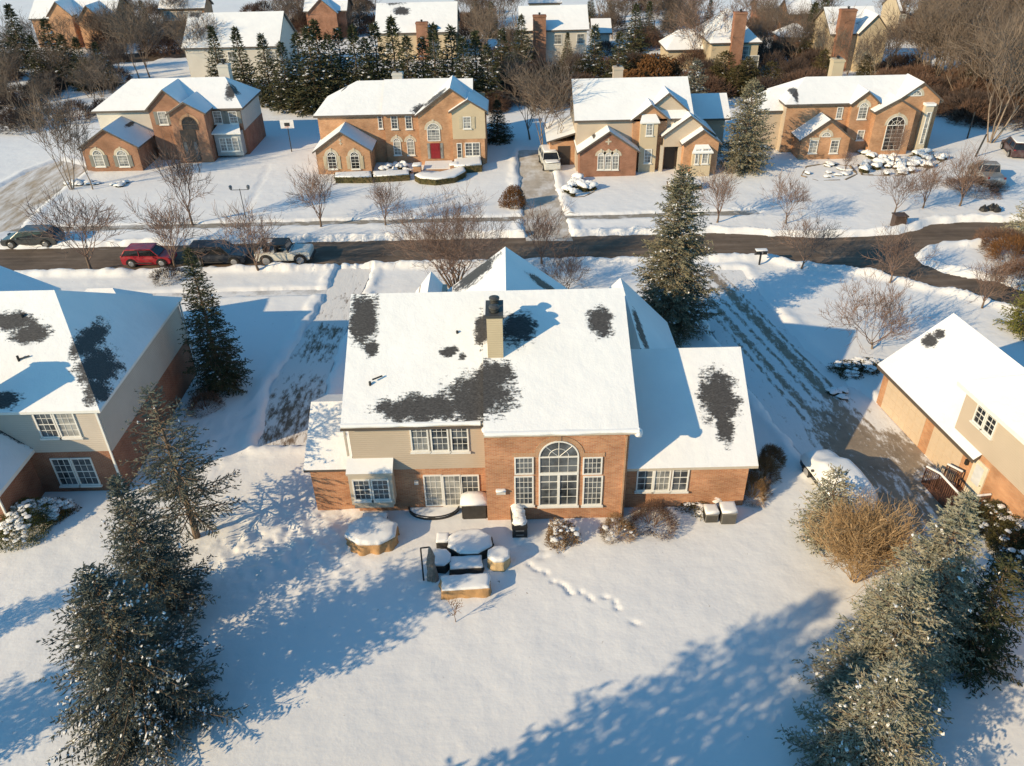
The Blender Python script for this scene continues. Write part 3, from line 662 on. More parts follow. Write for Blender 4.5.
# ------------------------------------------------------------ main house
def main_house():
    r = empty('house', -1, 34, label='large brick and beige-sided house in the centre with chimney and tall arched back window', cat='house')
    YL, YG, YW = 30.1, 29.2, 29.9
    b = MB(); walls(b, -7.8, -.9, YL, 42, 0, 2.75); walls(b, -1.35, 5.35, YG, 41.9, 0, 5.5)
    walls(b, -9.95, -7.8, 30.25, 36.4, 0, 2.6)
    walls(b, 5.35, 11.4, YW, 40, 0, 2.8); walls(b, 3.9, 9.3, 39.5, 43.2, 0, 3.6)
    b.build('brick_wall', BRICK, r)
    s = MB(); walls(s, -7.72, -1.352, YL-.02, 41.95, 2.75, 5.5)
    s.add([(-7.72,YL-.02,5.4),(-7.72,41.95,5.4),(-7.72,36,9.15)], [(0,2,1)]); s.add([(5.35,YG,5.35),(5.35,41.9,5.35),(5.35,36,9.15)], [(0,1,2)])
    gable_y(s, 5.4, 11.38, YW+.3, 39.6, 2.8, 6.2); gable_x(s, 3.95, 9.28, 39.5, 43.1, 3.6, 5.95)
    gable_y(s, -9.93, -8.05, 30.3, 36.3, 2.6, 4.3)
    s.box(-3.7, 3.3, 36, 41.98, 5.4, 6.4); gable_x(s, -3.7, 3.3, 37, 42.0, 6.4, 8.8)
    s.build('siding_wall', SIDE, r)
    # roofs
    RID = (36.0, 9.3); mat = snow_roof('main_roof_snow', blobs_px([(364,320,13,26),(425,407,46,13),(478,398,34,24),(492,378,20,14),(482,330,7,16),(517,330,16,16),(601,322,12,15),(449,351,8,5),(462,356,4,4),(371,349,7,8)], (-8,29.75,5.63), (5,29.4,5.63), (0,36,9.3)))
    b = MB(); XL, XR = -7.98, 5.72
    b.slab([(XL,29.78,5.62),(-1.35,29.78,5.62),(-1.35,36,9.3),(XL,36,9.3)], .17)
    b.slab([(-1.35,28.9,5.62),(XR,28.9,5.62),(XR,36,9.3),(-1.35,36,9.3)], .17)
    b.slab([(XR,42.4,5.62),(XL,42.4,5.62),(XL,36,9.3),(XR,36,9.3)], .24)
    rf = b.build('roof', [mat, TRIM_B], r)
    # snow rolls over the eaves
    b = MB(); rg = random.Random(4)
    for (xa, xb, y, z) in ((XL, -1.5, 29.80, 5.60), (-1.3, XR, 28.92, 5.60)):
        n = 60; pts = []
        for i in range(n+1):
            x = xa+(xb-xa)*i/n; q = .0+.035*abs(math.sin(i*.13)+.6*math.sin(i*.31+1))+rg.uniform(0, .006); pts.append((x, q))
        vs = []
        for x, q in pts: vs += [(x, y+.16, z+.095+.004), (x, y+.06, z+.075+q*.4), (x, y-.02-q*.5, z+.06+q*.3), (x, y-.05-q, z-.03-q*.3), (x, y+.0, z-.05-q)]
        b.add(vs, [(5*i+k, 5*i+k+1, 5*(i+1)+k+1, 5*(i+1)+k) for i in range(n) for k in range(4)][::1])
    b.build('snow_edge', M_SNOWR, rf, True)
    b = MB(); n = 26
    b.lathe(5.72, 29.02, [(.14,5.28),(.2,5.42),(.16,5.58),(.03,5.72)], 12, seed=3, jit=.2); b.build('snow_edge', M_SNOWR, rf, True)
    m2 = snow_roof('wing_roof_snow', blobs_px([(719,398,18,27),(724,425,9,20),(708,390,9,9)], (5.4,29.9,3.07), (11,29.9,3.07), (8,34.95,6.37)))
    b = MB(); roof_side(5.45, 11.42, YW-.02, 39.9, 3.05, 6.35, .3, .15, b=b); b.build('roof', [m2, TRIM_B], r)
    b = MB(); roof_front(3.9, 9.35, 35.25, 43.2, 3.6, 6.36, .35, .22, b=b); b.build('roof', [snow_roof('garage_roof_snow', [(7.0,37.6,.25,2.0)]), TRIM_D], r)
    b = MB(); roof_front(-3.8, 3.4, 36.3, 42.0, 6.3, 9.05, .35, .22, b=b); b.build('roof', [snow_roof('front_gable_snow', [(-2.0,41.3,1.2,1.0),(1.9,40.3,.9,.5)]), TRIM_D], r)
    b = MB(); roof_front(-5.3, -3.9, 38, 42.7, 6.4, 7.3, .3, .2, b=b); b.build('roof', [mat, TRIM_D], r)
    MB().box(-5.3, -3.7, 38, 42.6, 5, 6.5).build('siding_wall', SIDE, r)
    b = MB(); roof_side(-9.98, -8.1, 30.28, 36.4, 2.95, 4.6, .22, .14, b=b); b.build('roof', [snow_roof('low_roof_snow', []), TRIM_D], r)
    MB().box(XL-.02, -1.36, 29.70, 29.775, 5.40, 5.50).build('gutter', TRIM_D, r)
    # chimney
    c = MB().box(-1.12, -.38, 32.5, 34.0, 7.0, 9.65).build('chimney', SIDE_Y, r)
    b = MB().box(-1.17, -.33, 32.45, 34.05, 9.65, 9.78); b.tube((-.75,32.9,9.78),(-.75,32.9,9.98),.19,.19,14); b.tube((-.75,33.6,9.78),(-.75,33.6,10.08),.19,.19,14)
    for yy, zz in ((32.9,9.98),(33.6,10.08)):
        b.lathe(-.75, yy, [(.25,zz),(.25,zz+.08),(.12,zz+.14)], 14)
        for k in range(3): b.lathe(-.75, yy, [(.22,zz-.06-k*.08),(.23,zz-.04-k*.08)], 14)
    b.build('flue', plain('grey_flue', (.06,.06,.06), .5, .2), c)
    # roof fittings
    def vent(x, y, z, h=.35): MB().tube((x,y,z-.2),(x,y,z+h),.06,.06,8).build('vent_pipe', BLACK, r)
    vent(-2.62, 33.95, 7.95, .25); vent(-6.72, 31.6, 6.5, .38)
    MB().tube((-6.6,31.66,6.95),(-6.15,31.9,7.0),.04,.04,6).build('vent_pipe', BLACK, r)
    d = MB(); d.lathe(-1.15, 29.5, [(.02,5.22),(.2,5.28),(.3,5.42),(.31,5.48),(.05,5.62)], 16); dd = d.build('satellite_dish', M_SNOWR, r, True)
    MB().tube((-1.0,29.75,5.1),(-.78,29.4,5.65),.04,.03,6).build('dish_arm', BLACK, dd)
    # windows of the great room
    wpx(r, 538.6, 440.5, 578.5, 505, YG, cols=4, rows=6, arch=True, mull=0, split=None, surround=BRICK_ARCH, glass=GLASS)
    zc = W(558, 473, YG)[1]; xa = W(538.6,480,YG)[0]; xb = W(578.5,480,YG)[0]; zb = W(558,505,YG)[1]
    MB().box(xa+.06, xb-.06, YG-.075, YG+.01, zc-.08, zc+.07).box((xa+xb)/2-.06, (xa+xb)/2+.06, YG-.07, YG+.01, zb+.07, zc-.08).build('window_mullion', TRIM, r)
    for a, c_ in ((514.3, 533.6), (582.6, 602.2)):
        wpx(r, a, 456.5, c_, 474, YG, cols=4, rows=3, sill=False, surround=BRICK_ARCH); wpx(r, a, 475.5, c_, 504.5, YG, cols=4, rows=5)
    # upper windows
    for a in (410.3, 430.4, 450.4): wpx(r, a, 423.6, a+18.2, 450.8, YL-.02, cols=3, rows=4, glass=GLASS if a > 420 else GLASS_C)
    # patio doors
    for k, a in enumerate((424.3, 443, 461)):
        wpx(r, a, 474.5, a+18.6, 505.5, YL, cols=3, rows=5, glass=GLASS_C if k < 2 else GLASS, sill=(k == 1), name='patio_door')
    # box bay
    b = MB().box(-7.95, -5.85, 29.45, 30.1, 1.1, 3.05).box(-7.85, -5.95, 29.5, 30.1, .85, 1.1); bay = b.build('bay_wall', TRIM_B, r)
    for k in range(2): window(r, -7.78+k*.9, 1.42, .86, 1.3, Y=29.45, cols=3, rows=4, glass=GLASS)
    MB().slab([(-8.0,29.36,3.12),(-5.78,29.36,3.12),(-5.78,30.1,3.5),(-8.0,30.1,3.5)], .12).build('bay_roof', [M_SNOWR, TRIM_B], r)
    # wing triple window
    for k, a in enumerate((636.6, 653.6, 671.6)): wpx(r, a, 463.5, a+17.0, 490.5, YW, cols=2 if k != 1 else 3, rows=4, sill=True, glass=GLASS if k != 1 else GLASS_C)
    dspout(r, 5.2, YG, 0, 5.2, BRICK_ARCH); dspout(r, -7.9, YL-.02, 3.7, 5.2, TRIM_B)
    for (px, py) in ((501,491),):
        X, Z = W(px, py, YG); MB().box(X-.22, X+.22, YG-.14, YG, Z-.12, Z+.05).build('wall_vent', plain('pale_plastic', (.6,.58,.55), .5), r); MB().cap([(X-.24,YG-.18),(X+.24,YG-.18),(X+.24,YG),(X-.24,YG)], Z+.055, .1).build('snow_cover', M_SNOWR, r, True)
    for (px, py, yy) in ((416.5,481.5,YL), (425,487,YL-.01)):
        X, Z = W(416.5, 481.5, YL); 
    X, Z = W(416.5, 481.5, YL); MB().box(X-.1, X+.1, YL-.14, YL, Z-.1, Z+.08).build('wall_lamp', plain('pale_plastic', (.6,.58,.55)), r)
    # plinth of soldier bricks
    return r
main_house()

# ------------------------------------------------------------ left neighbour
def left_house():
    r = empty('house', -25, 38, label='pale-sided house with brick base at the left edge, bare shingle patches on its snowy roof', cat='house')
    x1 = -20.3; x0 = -40; Y0, Y1 = 32.1, 43.6
    b = MB(); walls(b, x0, x1, Y0, Y1, 0, 2.75)
    b.build('brick_wall', BRICK_RED, r)
    MB().box(x0, x1+.01, Y0-.02, Y1+.02, 2.75, 5.35).build('siding_wall', SIDE_G, r)
    ym = 37.6
    mat = snow_roof('left_roof_snow', blobs_px([(12,322,24,9),(30,335,20,9),(3,402,18,9)], (-35,32,5.4), (-22,32,5.4), (-30,37.6,9.1))+blobs_px([(90,342,17,26),(100,368,26,24),(98,392,18,14)], (-20.2,32,5.4), (-20.2,43.6,5.4), (-23.7,37.6,9.1)))
    b = MB(); roof_side(x0, x1, Y0, Y1, 5.55, 9.1, .25, .15, h1=3.4, ym=ym, b=b); b.build('roof', [mat, TRIM], r)
    for (px, py, h) in ((45,320,.2),):
        pass
    MB().tube((-25.0,36.3,8.0),(-25.0,36.3,8.45),.07,.07,8).build('vent_pipe', BLACK, r)
    MB().tube((-24.6,34.2,6.6),(-24.6,34.2,7.2),.06,.06,8).tube((-24.6,34.2,7.0),(-24.1,34.35,7.1),.04,.04,6).build('vent_pipe', BLACK, r)
    # chimney outside the frame on the left whose shadow crosses this roof
    q = onplane(66, 372, (-35,32,5.5), (-22,32,5.5), (-30,37.6,9.1)); cxx, cyy = q[0]-5*math.cos(SUN_DIR), q[1]-5*math.sin(SUN_DIR); chimney(r, cxx-.9, cxx+.2, cyy-.5, cyy+.9, 2, q[2]+5*math.tan(SUN_EL), SIDE_G, .3, 1)
    # windows: two pairs
    def wq(x0_, y0_, x1_, y1_, glass, Yp): wpx(r, x0_, y0_, x1_, y1_, Yp, cols=3, rows=4, glass=glass)
    X, Z = W(33, 411, Y0-.02); zt = W(50, 411, Y0-.02)[1]; zb = W(60, 437, Y0-.02)[1]
    xa = W(31, 411, Y0-.02)[0]; xm = W(51, 411, Y0-.02)[0]; xe = W(72, 411, Y0-.02)[0]
    window(r, xa, zb, xm-xa-.02, zt-zb, Y=Y0-.02, cols=3, rows=4, glass=GLASS); window(r, xm+.02, zb, xe-xm, zt-zb, Y=Y0-.02, cols=3, rows=4, glass=GLASS_C)
    zt = W(60, 458, Y0)[1]; zb = W(70, 485, Y0)[1]; xa = W(50, 459, Y0)[0]; xm = W(70, 459, Y0)[0]; xe = W(91, 459, Y0)[0]
    window(r, xa, zb, xm-xa-.02, zt-zb, Y=Y0, cols=3, rows=4, glass=GLASS); window(r, xm+.02, zb, xe-xm, zt-zb, Y=Y0, cols=3, rows=4, glass=GLASS)
    dspout(r, x1-.08, Y0-.02, 0, 5.2); dspout(r, x1+.13, Y1, 0, 5.2)
    # family-room wing towards the viewer
    b = MB().box(-40, -24.6, 29.2, 32.1, 0, 3.3).build('brick_wall', BRICK_RED, r)
    b = MB(); roof_front(-30.5, -24.5, 28.6, 32.2, 3.25, 6.2, .3, .2, b=b); b.build('roof', [mat, TRIM], r)
    dspout(r, -24.7, 29.2, 0, 3.2)
    # small front projections seen over the ridge
    b = MB(); roof_front(-34.5, -28.6, 39, 45.6, 5.5, 7.0, .3, .2, b=b); b.build('roof', [mat, TRIM], r)
    MB().box(-34.3, -28.8, 43.5, 45.6, 0, 5.5).build('brick_wall', BRICK_RED, r)
    b = MB(); roof_side(-27.6, -23.6, 43.7, 46.6, 4.4, 5.5, .3, .2, h0=1.2, h1=1.2, b=b); b.build('roof', [mat, TRIM], r)
    MB().box(-27.5, -23.7, 43.6, 46.5, 0, 4.4).build('brick_wall', BRICK_RED, r)
    return r
left_house()

# ------------------------------------------------------------ right neighbour (turned about 7 degrees)
GB0 = snow_roof('plain_roof_snow', [])
def right_house():
    ang = math.atan2(29.3-38.7, 22.85-21.62)       # direction of the garage wall, away from the street
    ox, oy = 21.62, 38.7
    d = U(math.cos(ang), math.sin(ang), 0); e = U(-d[1], d[0], 0)    # d along the wall to the viewer, e into the house
    r = empty('house', ox, oy, rz=ang, label='beige and brick house at the right edge with garage doors and wooden entry rail', cat='house')
    L = lambda a, c, z: (ox+d[0]*a+e[0]*c, oy+d[1]*a+e[1]*c, z)
    def lbox(b, a0, a1, c0, c1, z0, z1, mi=0):
        return b.add([L(a0,c0,z0),L(a1,c0,z0),L(a1,c1,z0),L(a0,c1,z0),L(a0,c0,z1),L(a1,c0,z1),L(a1,c1,z1),L(a0,c1,z1)], [(0,3,2,1),(4,5,6,7),(0,1,5,4),(1,2,6,5),(2,3,7,6),(3,0,4,7)], mi)
    wd = 7.0
    b = MB(); lbox(b, 0, 8.6, 0, wd, 0, 2.75); lbox(b, 6.4, 22, .02, 9, 0, 2.8); b.build('brick_wall', BRICK_OR, r)
    b = MB(); b.add([L(0,0,2.75),L(0,wd,2.75),L(0,wd/2,5.4)], [(0,2,1)]); lbox(b, 6.4, 22, 0.0, 9, 2.8, 5.5); b.build('siding_wall', SIDE, r)
    mat = snow_roof('right_roof_snow', blobs_px([(931,338,9,8),(940,331,7,6)], (21.3,38.2,2.5), (22.4,30,2.5), (24.9,38.2,5.5)))
    b = MB(); o = .35
    b.slab([L(-o,-o,2.5),L(8.6,-o,2.5),L(8.6,wd/2,5.5),L(-o,wd/2,5.5)], .22); b.slab([L(-o,wd/2,5.5),L(8.6,wd/2,5.5),L(8.6,wd+o,2.5),L(-o,wd+o,2.5)], .22)
    b.build('roof', [mat, TRIM_D], r)
    b = MB(); b.slab([L(6.0,-.38,5.42),L(22.4,-.38,5.42),L(22.4,4.5,8.2),L(9.8,4.5,8.2)], .22); b.slab([L(6.0,9.38,5.42),L(6.0,-.38,5.42),L(9.8,4.5,8.2)], .22)
    b.slab([L(22.4,9.38,5.42),L(6.0,9.38,5.42),L(9.8,4.5,8.2),L(22.4,4.5,8.2)], .22); b.build('roof', [GB0, TRIM], r)
    u = d
    # garage doors: light tan panelled
    GD = plain('garage_door_tan', (.54,.43,.315), .6, .05)
    for (a0, a1) in ((.55, 4.35), (5.1, 7.55)):
        oo = U(*L(a0, 0, .05)); n = U(u[1], -u[0], 0); b = MB(); b.fbox(oo, u, n, 0, a1-a0, -.02, .03, 0, 2.2)
        for i in range(4):
            for j in range(int((a1-a0)/.6)): b.fbox(oo, u, n, .08+j*.6, .58+j*.6, .03, .042, .06+i*.54, .5+i*.54)
        b.build('garage_door', GD, r)
    oo = U(*L(8.35, 0, .35)); n = U(u[1], -u[0], 0)
    dr = MB().fbox(oo, u, n, 0, 1.0, -.02, .05, 0, 2.1).build('door', plain('cream_door', (.66,.60,.48), .5), r)
    MB().fbox(oo, u, n, .22, .78, .05, .06, .8, 1.9).build('pane', plain('door_pane', (.6,.62,.65), .2), dr)
    MB().tube(oo+u*.9+n*.06+U(0,0,1.0), oo+u*.9+n*.12+U(0,0,1.0), .03, .03, 8).build('handle', METAL, dr)
    lo = U(*L(8.0, 0, 1.7)); MB().fbox(lo, u, n, -.08, .08, 0, .15, 0, .3).build('wall_lamp', BLACK, r)
    # side window in the upper wall
    oo = U(*L(7.35, 0.0, 3.95)); window(r, 0, 0, .72, 1.25, o=oo, u=u, cols=2, rows=4, glass=GLASS_D); window(r, 0, 0, .72, 1.25, o=oo+u*.76, u=u, cols=2, rows=4, glass=GLASS_D)
    # landing and steps with railings
    TIM = plain('brown_timber', (.10,.045,.03), .7, .2)
    b = MB(); lbox(b, 7.9, 10.0, -1.5, -.01, 0, .35); lbox(b, 7.2, 7.9, -1.5, -.3, 0, .18); st = b.build('landing', TIM, r)
    b = MB(); s = MB()
    def rail(p, q, h=1.0):
        p = U(*p); q = U(*q); k = int(np.linalg.norm(q-p)/.13)
        for i in range(k+1):
            c = p+(q-p)*i/k; b.tube(c, c+U(0,0,h), .022 if i not in (0, k) else .05, .022 if i not in (0, k) else .05, 4)
        b.tube(p+U(0,0,h), q+U(0,0,h), .05, .05, 4); b.tube(p+U(0,0,.1), q+U(0,0,.1), .03, .03, 4); s.tube(p+U(0,0,h+.06), q+U(0,0,h+.06), .06, .06, 6)
    rail(L(7.2,-1.5,.05), L(8.2,-1.5,.4)); rail(L(8.2,-1.5,.4), L(10,-1.5,.4)); rail(L(10,-1.5,.4), L(10,-.05,.4)); rail(L(7.2,-.35,.05), L(8.2,-.35,.4))
    rl = b.build('railing', TIM, r); s.build('snow_cover', M_SNOWR, rl, True)
    return r, L
RH, RL = right_house()
# ------------------------------------------------------------ houses across the street
M_RF = [snow_roof('street_roof_snow', []), TRIM_D]
SH_G = plain('grey_shutter', (.20,.20,.18), .6, .08); SH_B = plain('beige_shutter', (.46,.40,.29), .6, .08)
def fgable(r, pl, pa, pr, Yf, Yb, wall, Yw=None, z0=0.0, oh=.3, slots=None, rb=None):
    """front gable given by the pixels of its left eave, apex and right eave on the plane y=Yf; roof runs back to rb"""
    xl, zl = W(*pl, Yf); xa, za = W(*pa, Yf); xr, zr = W(*pr, Yf); ze = (zl+zr)/2; xl += oh; xr -= oh
    s = (za-ze)/((xr-xl)/2+oh); ze2 = ze+oh*s; za2 = za-.05
    b = MB(); b.box(xl, xr, Yf, Yb, z0, ze2); gable_x(b, xl, xr, Yf, Yb, ze2, za2); b.build('brick_wall' if 'brick' in wall.name else 'siding_wall', wall, r)
    b = MB(); roof_front(xl, xr, Yf, rb or Yb, ze2, za2, oh, .2, b=b); b.build('roof', slots or M_RF, r)
    return xl, xr, ze2, za2
def diamond(r, px, py, Yf, s=.25):
    x, z = W(px, py, Yf); MB().fbox(U(x,Yf,z), U(1,0,0), U(0,-1,0), -s, s, 0, .04, -s*.25, s*.25).fbox(U(x,Yf,z), U(1,0,0), U(0,-1,0), -s*.25, s*.25, 0, .043, -s, s).build('gable_ornament', STONE, r)
def hedge(outline_px, h, label, mat=None, group=None, snow=.12, name='hedge', n=None):
    """clipped hedge over a ground outline given in photo pixels"""
    pts = GP(outline_px); c = np.mean(pts, axis=0); root = empty(name, c[0], c[1], label=label, cat='hedge', group=group)
    P = np.array(pts); area = abs(sum(P[i][0]*P[(i+1)%len(P)][1]-P[(i+1)%len(P)][0]*P[i][1] for i in range(len(P))))/2
    b = MB(); b.add([(x,y,0) for x,y in pts]+[(x,y,h*.93) for x,y in pts], [tuple(range(len(pts),2*len(pts)))]+[(i,(i+1)%len(pts),len(pts)+(i+1)%len(pts),len(pts)+i) for i in range(len(pts))]); b.build('stem', N_HEDGE, root)
    rng = np.random.default_rng(int(abs(c[0]*10))); k = n or int(min(6000, area*250+600)); mn, mx = P.min(0), P.max(0)
    q = rng.uniform(mn-.08, mx+.08, (k*3, 2)); dd = sdist(q[:,0], q[:,1], pts); q = q[dd < .1][:k]; z = rng.uniform(.05, 1, len(q))**.6*h
    dd = sdist(q[:,0], q[:,1], pts); keep = (dd > -.12) | (z > h*.82); q = q[keep]; z = z[keep]; pp = np.column_stack([q, z])
    M = FRAME[root]; pp = pp+M[:3,3]; V, Q = fronds(pp, rng.normal(size=(len(pp),3))+[0,0,.3], rng.uniform(.08,.2,len(pp)), rng.uniform(.04,.08,len(pp)), rng); np_mesh('foliage', V, Q, mat or N_HEDGE, root)
    if snow: MB().cap([tuple(c+(np.array(p)-c)*.97) for p in pts], h*.9, snow+.04).build('snow_cover', M_SNOWR, root, True)
    return root
LUMP = []
def lump_protos():
    for k in range(3):
        r = empty('snowy_shrub', 0, 0, cat='shrub'); rng = np.random.default_rng(300+k); n = 260
        a = rng.uniform(0, 6.28, n); c = rng.uniform(0, 1, n); q = rng.uniform(.6, 1, n)
        P = np.stack([np.cos(a)*.48*q*np.sqrt(1-c*c*.8), np.sin(a)*.48*q*np.sqrt(1-c*c*.8), .05+c*.75*q], 1); V, Q = fronds(P, rng.normal(size=(n,3))+[0,0,.5], rng.uniform(.12,.26,n), rng.uniform(.05,.1,n), rng)
        MB().lathe(0, 0, [(.2,-.05),(.28,.3),(.1,.55)], 7).build('stem', N_HEDGE, r); np_mesh('foliage', V, Q, N_HEDGE, r)
        rg2 = random.Random(k); b = MB(); m_ = 18; vs = []
        for rr, z in ((.50,.52),(.54,.60),(.46,.76),(.28,.86),(.10,.90)):
            for i in range(m_):
                t = 2*math.pi*i/m_; w_ = 1+.20*math.sin(3*t+k*2)+.12*math.sin(5*t+k)+rg2.uniform(-.05,.05); vs.append((rr*w_*math.cos(t), rr*w_*math.sin(t)*.9, z+.05*math.sin(2*t+k)+rg2.uniform(-.03,.03)))
        b.add(vs, [(q*m_+i, q*m_+(i+1) % m_, (q+1)*m_+(i+1) % m_, (q+1)*m_+i) for q in range(4) for i in range(m_)]+[tuple(4*m_+i for i in range(m_))]); b.build('snow_cover', M_SNOWR, r, True); LUMP.append(r)
lump_protos()
def lumps(outline_px, label, n=40, seed=1, zr=(.25,.55), edge=True, slabel=None, sgroup=None):
    """stone-edged bed (one thing) and the snow-capped shrubs growing in it (each a thing)"""
    pts = GP(outline_px); P = np.array(pts); c = P.mean(0); rg = random.Random(seed)
    if edge:
        b = MB()
        for i in range(len(pts)):
            a, d = P[i], P[(i+1) % len(P)]; L = np.linalg.norm(d-a); k = max(1, int(L/.5)); m_ = 0
            for j in range(k):
                q0 = a+(d-a)*j/k; q1 = a+(d-a)*(j+1)/k; h = rg.uniform(.10,.2); b.tube((q0[0],q0[1],h*.35), (q1[0],q1[1],h*.35), h*.75, h*.72, 6)
        o = b.build('stone_edging', plain('field_stone', (.20,.15,.10), .9, .5, 2.5)); tag(o, label, 'garden edging')
    mn, mx = P.min(0), P.max(0); m_ = 0; t = 0
    while m_ < n and t < 3000:
        t += 1; q = np.array([rg.uniform(mn[0], mx[0]), rg.uniform(mn[1], mx[1])])
        if sdist(np.array([q[0]]), np.array([q[1]]), pts)[0] > -.2: continue
        m_ += 1; h = rg.uniform(*zr); place(LUMP[m_ % 3], q[0], q[1], rg.uniform(0, 6.28), rg.uniform(.55, 1.15), slabel, sgroup, sz=h/.85)
GB = snow_roof

def ridge_at(px, py, ze, Y0, slope=.6):
    """height and depth of a ridge seen at pixel (px,py) above an eave at height ze on plane y=Y0"""
    k = (CAM_H-W(px, py, Y0)[1])/Y0; Yr = (CAM_H-ze+slope*Y0)/(k+slope); return ze+slope*(Yr-Y0), Yr
def house_one():
    r = empty('house', -37, 92, label='leftmost red-brick house across the street with hipped roof and front garage wing', cat='house')
    Ym = 90.2; x0 = G(93,108,5.5)[0]+.35; x1 = G(241,105,5.5)[0]-.1; zr, Yr = ridge_at(175, 78, 5.5, Ym); Y1 = 2*Yr-Ym
    MB().box(x0, x1, Ym, Y1, 0, 2.8).build('brick_wall', BRICK_RED, r); b = MB().box(x0, x1+.02, Ym-.01, Y1, 2.8, 5.45); b.build('siding_wall', SIDE_L, r)
    xg = W(206,112,Ym-.05)[0]; MB().box(xg, x1-.02, Ym-.06, Ym+.5, 0, 5.4).build('brick_wall', BRICK_H1, r)
    b = MB(); roof_side(x0, x1, Ym, Y1, 5.5, zr, .35, .22, h0=3.2, h1=2.2, b=b); b.build('roof', [GB('h1_roof', [(x1-1.2,92.2,.6,1.2)]), TRIM_D], r)
    fgable(r, (145,109), (166.8,88.5), (190,110), 88.9, 92, BRICK_H1, rb=93.8)
    fgable(r, (166,114), (184,101), (206,113), 87.6, 91, BRICK_H1, rb=92)
    fgable(r, (78,148), (102,128), (139.5,147), 85.3, 92, BRICK_H1, rb=92, slots=[GB('h1g_roof', [(-41.3,89.4,.25,1.3)]), TRIM_D])
    for a,c in ((93.5,103.5),(117.5,128)): wpx(r, a, 150, c, 166.5, 85.3, arch=True, cols=2, rows=4, glass=GLASS_C, shutters=SH_G, surround=STONE)
    wpx(r, 158.5, 111.5, 167.5, 124.5, 88.9, cols=2, rows=4, glass=GLASS_C, shutters=SH_G)
    wpx(r, 181.5, 116.5, 197, 130, 87.6, arch=True, cols=3, rows=3, glass=GLASS_D, frame=plain('recess_shade_frame', (.06,.045,.035), .5), surround=BRICK_ARCH, sill=False)  # dark frame and glass put the shade of the arched recess into colour
    X0 = W(182, 140, 87.6)[0]; X1 = W(197.3,140,87.6)[0]; zt = W(190, 130, 87.6)[1]; d = MB().box(X0, X1, 87.55, 87.61, .2, zt).build('door', plain('dark_door', (.04,.03,.025), .4), r); MB().tube((X1-.3,87.5,1.3),(X1-.2,87.5,1.3),.05,.05,6).build('handle', METAL, d)
    MB().box(X0+.1, X0+.45, 87.53, 87.55, .4, 2.4).box(X1-.45, X1-.1, 87.53, 87.55, .4, 2.4).build('sidelight', GLASS, d)
    for a in (213.5, 229): wpx(r, a, 111, a+8.5, 123.5, Ym-.06, cols=2, rows=4, glass=GLASS_C, shutters=SH_G)
    xa = W(216,145,88.9)[0]; xb = W(242,145,88.9)[0]; MB().box(xa, xb, 88.9, Ym, .4, 2.9).build('bay_wall', plain('grey_panel', (.33,.36,.37), .6), r)
    wpx(r, 220, 137.5, 239, 151, 88.9, cols=2, rows=4, mull=2, glass=GLASS_C)
    MB().slab([(xa-.2,88.6,2.95),(xb+.2,88.6,2.95),(xb-.3,Ym,3.6),(xa+.3,Ym,3.6)], .14).build('bay_roof', [M_SNOWR, TRIM], r)
    chimney(r, -32.6, -31.4, 95.5, 96.6, 5, 8.7, SIDE_L, .4, 1)
    MB().box(x1+.02, x1+.06, Ym, Y1, 0, 2.8).build('brick_wall', BRICK_RED, r)
